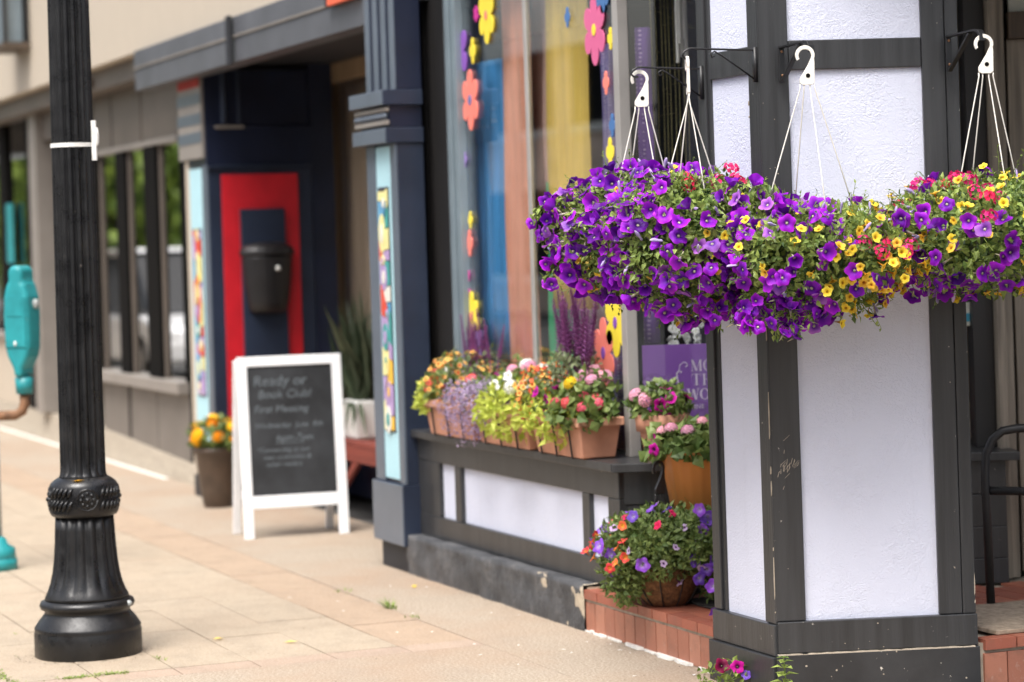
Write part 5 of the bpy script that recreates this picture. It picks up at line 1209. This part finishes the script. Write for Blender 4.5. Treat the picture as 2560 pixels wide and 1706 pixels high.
MB().tube([D(-2.70, 12.75, .13), D(-2.70, 12.75, .79)], .032, 14).build('post', 'meter_grey', pm_, smooth=True)
MB().lathe([(.105, 0), (.105, .055), (.095, .06), (.098, .065), (.095, .11), (.06, .13), (.05, .16), (.034, .17)], D(-2.70, 12.75, 0), 28).build('base', 'teal', pm_, smooth=True)

# ------------------------------------------------------------------ chalkboard A-sign
ab = thing('chalkboard_sign', 'white framed A-board chalkboard with handwritten notice on the pavement', 'sign', (-13.3, 4.08, 0))
tilt = math.atan(.085)
class TF:                                   # leaning frame: x along the board, y back, z up the board
    def __init__(s, o, sgn): s.o = Vector(o); s.x = Vector((.12, .993, 0)).normalized(); bk = Vector((-.993, .12, 0)); s.z = (UP + bk * .10 * sgn).normalized(); s.y = s.x.cross(s.z) * -1
    def p(s, a, b, c): return s.o + s.x * a + s.y * b + s.z * c
tf = TF((-13.27, 3.765, 0), 1); W_ = .59
for nme, q in (('frame_post', (0, .055, 0, .025, .0, 1.01)), ('frame_post', (W_ - .055, W_, 0, .025, 0, 1.01)), ('frame_rail', (.056, W_ - .056, 0.001, .024, .955, 1.01)), ('frame_rail', (.056, W_ - .056, .001, .024, .165, .235))):
    box(nme, 'white_paint', ab, *q, tf)
box('board', 'chalkboard', ab, .05, W_ - .05, .010, .02, .23, .96, tf, 0)
tb = TF((-13.27 - .30, 3.78, 0), -1.9)
for nme, q in (('back_leg', (0.004, .05, 0, .022, 0, 1.0)), ('back_leg', (W_ - .054, W_ - .01, 0, .022, 0, 1.0)), ('back_rail', (.051, W_ - .055, .001, .02, .2, .25))): box(nme, 'white_paint', ab, *q, tb)
for b_, s_, x_, z_, sh in (('Ready or', .082, .085, .845, .15), ('Book Club!', .066, .11, .775, .12), ('First Meeting', .058, .085, .695, .15), ('Wednesday  June  8th', .043, .085, .61, .2), ('6pm-7pm', .055, .2, .535, .2), ('*Connecting to our', .038, .09, .475, .2), ('own community &', .036, .125, .435, .2), ('other readers', .036, .14, .395, .2)):
    text(b_, s_, tf, x_, .0095, z_, 'chalk', ab, shear=sh)
MB().box(.2, .36, .0085, .0095, .522, .526, tf).build('underline', 'chalk', ab)

# ------------------------------------------------------------------ marigold pot
mp_ = thing('marigold_pot', 'brown tapered pot of orange marigolds behind the chalkboard sign', 'flower pot', (-15.1, 4.12, 0))
mc = Vector((-15.1, 4.12, 0))
MB().lathe([(.085, 0), (.09, .005), (.112, .12), (.135, .33), (.148, .345), (.15, .375), (.138, .378), (.132, .35)], mc, 32).build('pot', 'brown_pot', mp_, smooth=True)
MB().lathe([(.135, .345), (.05, .35), (.01, .352)], mc, 16).build('soil', 'soil', mp_)
clump(mp_, mc + UP * .43, (.16, .12, .07), 480, 451, 'leaf_green', (.04, .065), .55, [('marigold_flower', [MARI], 15, .07, (1.0, 1.35), lambda l, f, u: 1 if u > -.3 else 0)])

# ------------------------------------------------------------------ across and down the street (seen in the window panes)
def far_building(lab, x0, x1, y0, y1, h, wall, floors, bays, face):
    b = thing('street_building', lab, 'building', ((x0 + x1) / 2, (y0 + y1) / 2, 0))
    MB().box(x0, x1, y0, y1, -.1, h).build('wall', wall, b); MB().box(x0 - .2, x1 + .2, y0 - .2, y1 + .2, h, h + .4).build('cornice', 'white_paint', b)
    for f in range(floors):
        for k in range(bays):
            z0 = .8 + f * 3.4; xx = x0 + (x1 - x0) * (k + .5) / bays; w = (x1 - x0) / bays * .3
            q = MB().box(xx - w, xx + w, y1 - .05, y1 + .05, z0, z0 + 2).build('window', 'mullion_dark', b); MB().box(xx - w - .12, xx + w + .12, y1, y1 + .1, z0 - .2, z0 - .02).build('sill', 'white_paint', q)
    return b
mat('brick_pink', (.8, .64, .55), .85, .2, 2); mat('brick_dark', (.12, .07, .05), .85, .2, 2); mat('cream_wall', (.75, .7, .6), .8, .1, 2)
far_building('pink brick building across the street seen only as a reflection', -58, -40, -26, -14, 6, 'brick_pink', 2, 6, 1)
far_building('cream building across the street seen only as a reflection', -39, -24, -26, -14, 7, 'cream_wall', 2, 5, 1)
far_building('dark brick building across the crossing seen only as a reflection', 4, 40, -30, -15, 10, 'brick_dark', 3, 8, 1)
def tree(lab, x, y, h, r, seed):
    t = thing('street_tree', lab, 'tree', (x, y, -.13), 'street trees reflected in the shop windows'); rg = random.Random(seed)
    mb = MB().tube([(x, y, -.13), (x + .1, y, h * .3), (x, y + .1, h * .6)], [.22, .16, .08], 10)
    for k in range(7):
        an = k * .9; mb.tube([(x, y, h * (.25 + .04 * k)), (x + math.cos(an) * r * .4, y + math.sin(an) * r * .4, h * .5 + .1 * k), (x + math.cos(an) * r * .75, y + math.sin(an) * r * .75, h * .62)], [.09, .06, .02], 6)
    mb.build('trunk', 'brown_wood', t); cr = MB()
    for i in range(3600):
        d = rdir(rg); k = rg.random() ** .4 * lump(d, seed, .35); p = Vector((x, y, h * .55)) + Vector((d.x * r, d.y * r, d.z * h * .45)) * k
        cr.leaf(p, rdir(rg), d, rg.uniform(.25, .5), .25, .15, .2)
    cr.build('crown', 'leaf_tree', t, kind='stuff')
for i, (x, y, h, r) in enumerate(((-52, -3.2, 6.5, 3), (-60, -5, 7, 3.6), (-66, -1.5, 6, 3.2), (-74, -4.5, 8, 4.2), (-70, -9, 8, 4), (-82, -1, 8, 4.5))):
    tree(('leafy street tree nearest the parked cars, seen reflected in shop windows', 'second leafy street tree beyond the parked cars, seen reflected', 'lowest leafy street tree standing close to the kerb, seen reflected', 'tallest wide crowned street tree far down the road, seen reflected', 'leafy tree set back beside the pink building, seen reflected', 'farthest leafy street tree at the end of the road, seen reflected')[i], x, y, h, r, 500 + i)
def car(lab, x, y, paint, h=1.5, L=4.4):
    c_ = thing('parked_car', lab, 'car', (x, y, -.13), 'cars parked along the kerb down the street'); fr = Fr((x, y, -.13), (1, 0, 0), (0, 1, 0))
    s_ = L / 4.4
    MB().prism([(-2.2 * s_, .35), (-2.18 * s_, .75), (-1.9 * s_, .9), (1.3 * s_, .92), (2.1 * s_, .8), (2.2 * s_, .6), (2.18 * s_, .32), (-2.1 * s_, .28)], -.88, .88, fr).build('body', paint, c_, bevel=.08)
    MB().prism([(-1.85 * s_, .9), (-1.5 * s_, h), (.35 * s_, h), (1.15 * s_, .92)], -.72, .72, fr).build('cabin', 'glass_car', c_, bevel=.05)
    MB().prism([(-1.55 * s_, h), (-1.45 * s_, h + .05), (.3 * s_, h + .05), (.42 * s_, h)], -.7, .7, fr).build('roof', paint, c_, bevel=.02)
    for dx in (-1.35, 1.35):
        for yy in (-.8, .8):
            w = MB().lathe([(.33, -.1), (.34, -.08), (.34, .08), (.33, .1)], (0, 0, 0), 20); w.v = [fr.p(dx * s_ + v.x, yy + v.z, .34 + v.y) for v in w.v]; wo_ = w.build('wheel', 'rubber', c_)
            w = MB().lathe([(.2, -.11), (.2, .11)], (0, 0, 0), 14); w.v = [fr.p(dx * s_ + v.x, yy + v.z, .34 + v.y) for v in w.v]; w.build('rim', 'alu', wo_)
    for yy in (-.65, .65): MB().ball(fr.p(2.14 * s_, yy, .68), .11, 8, 5, (.5, 1.3, .8)).build('headlight', 'white_paint', c_)
mat('glass_car', (.02, .022, .025), .1, .1); mat('car_grey', (.05, .06, .08), .25, .05, metal=.3); mat('car_white', (.8, .8, .8), .25, .03)
car('white car parked down the street seen only as a reflection', -33, .3, 'car_white', 1.75, 4.8)
car('dark grey car parked behind the white one, seen only as a reflection', -40, .3, 'car_grey')
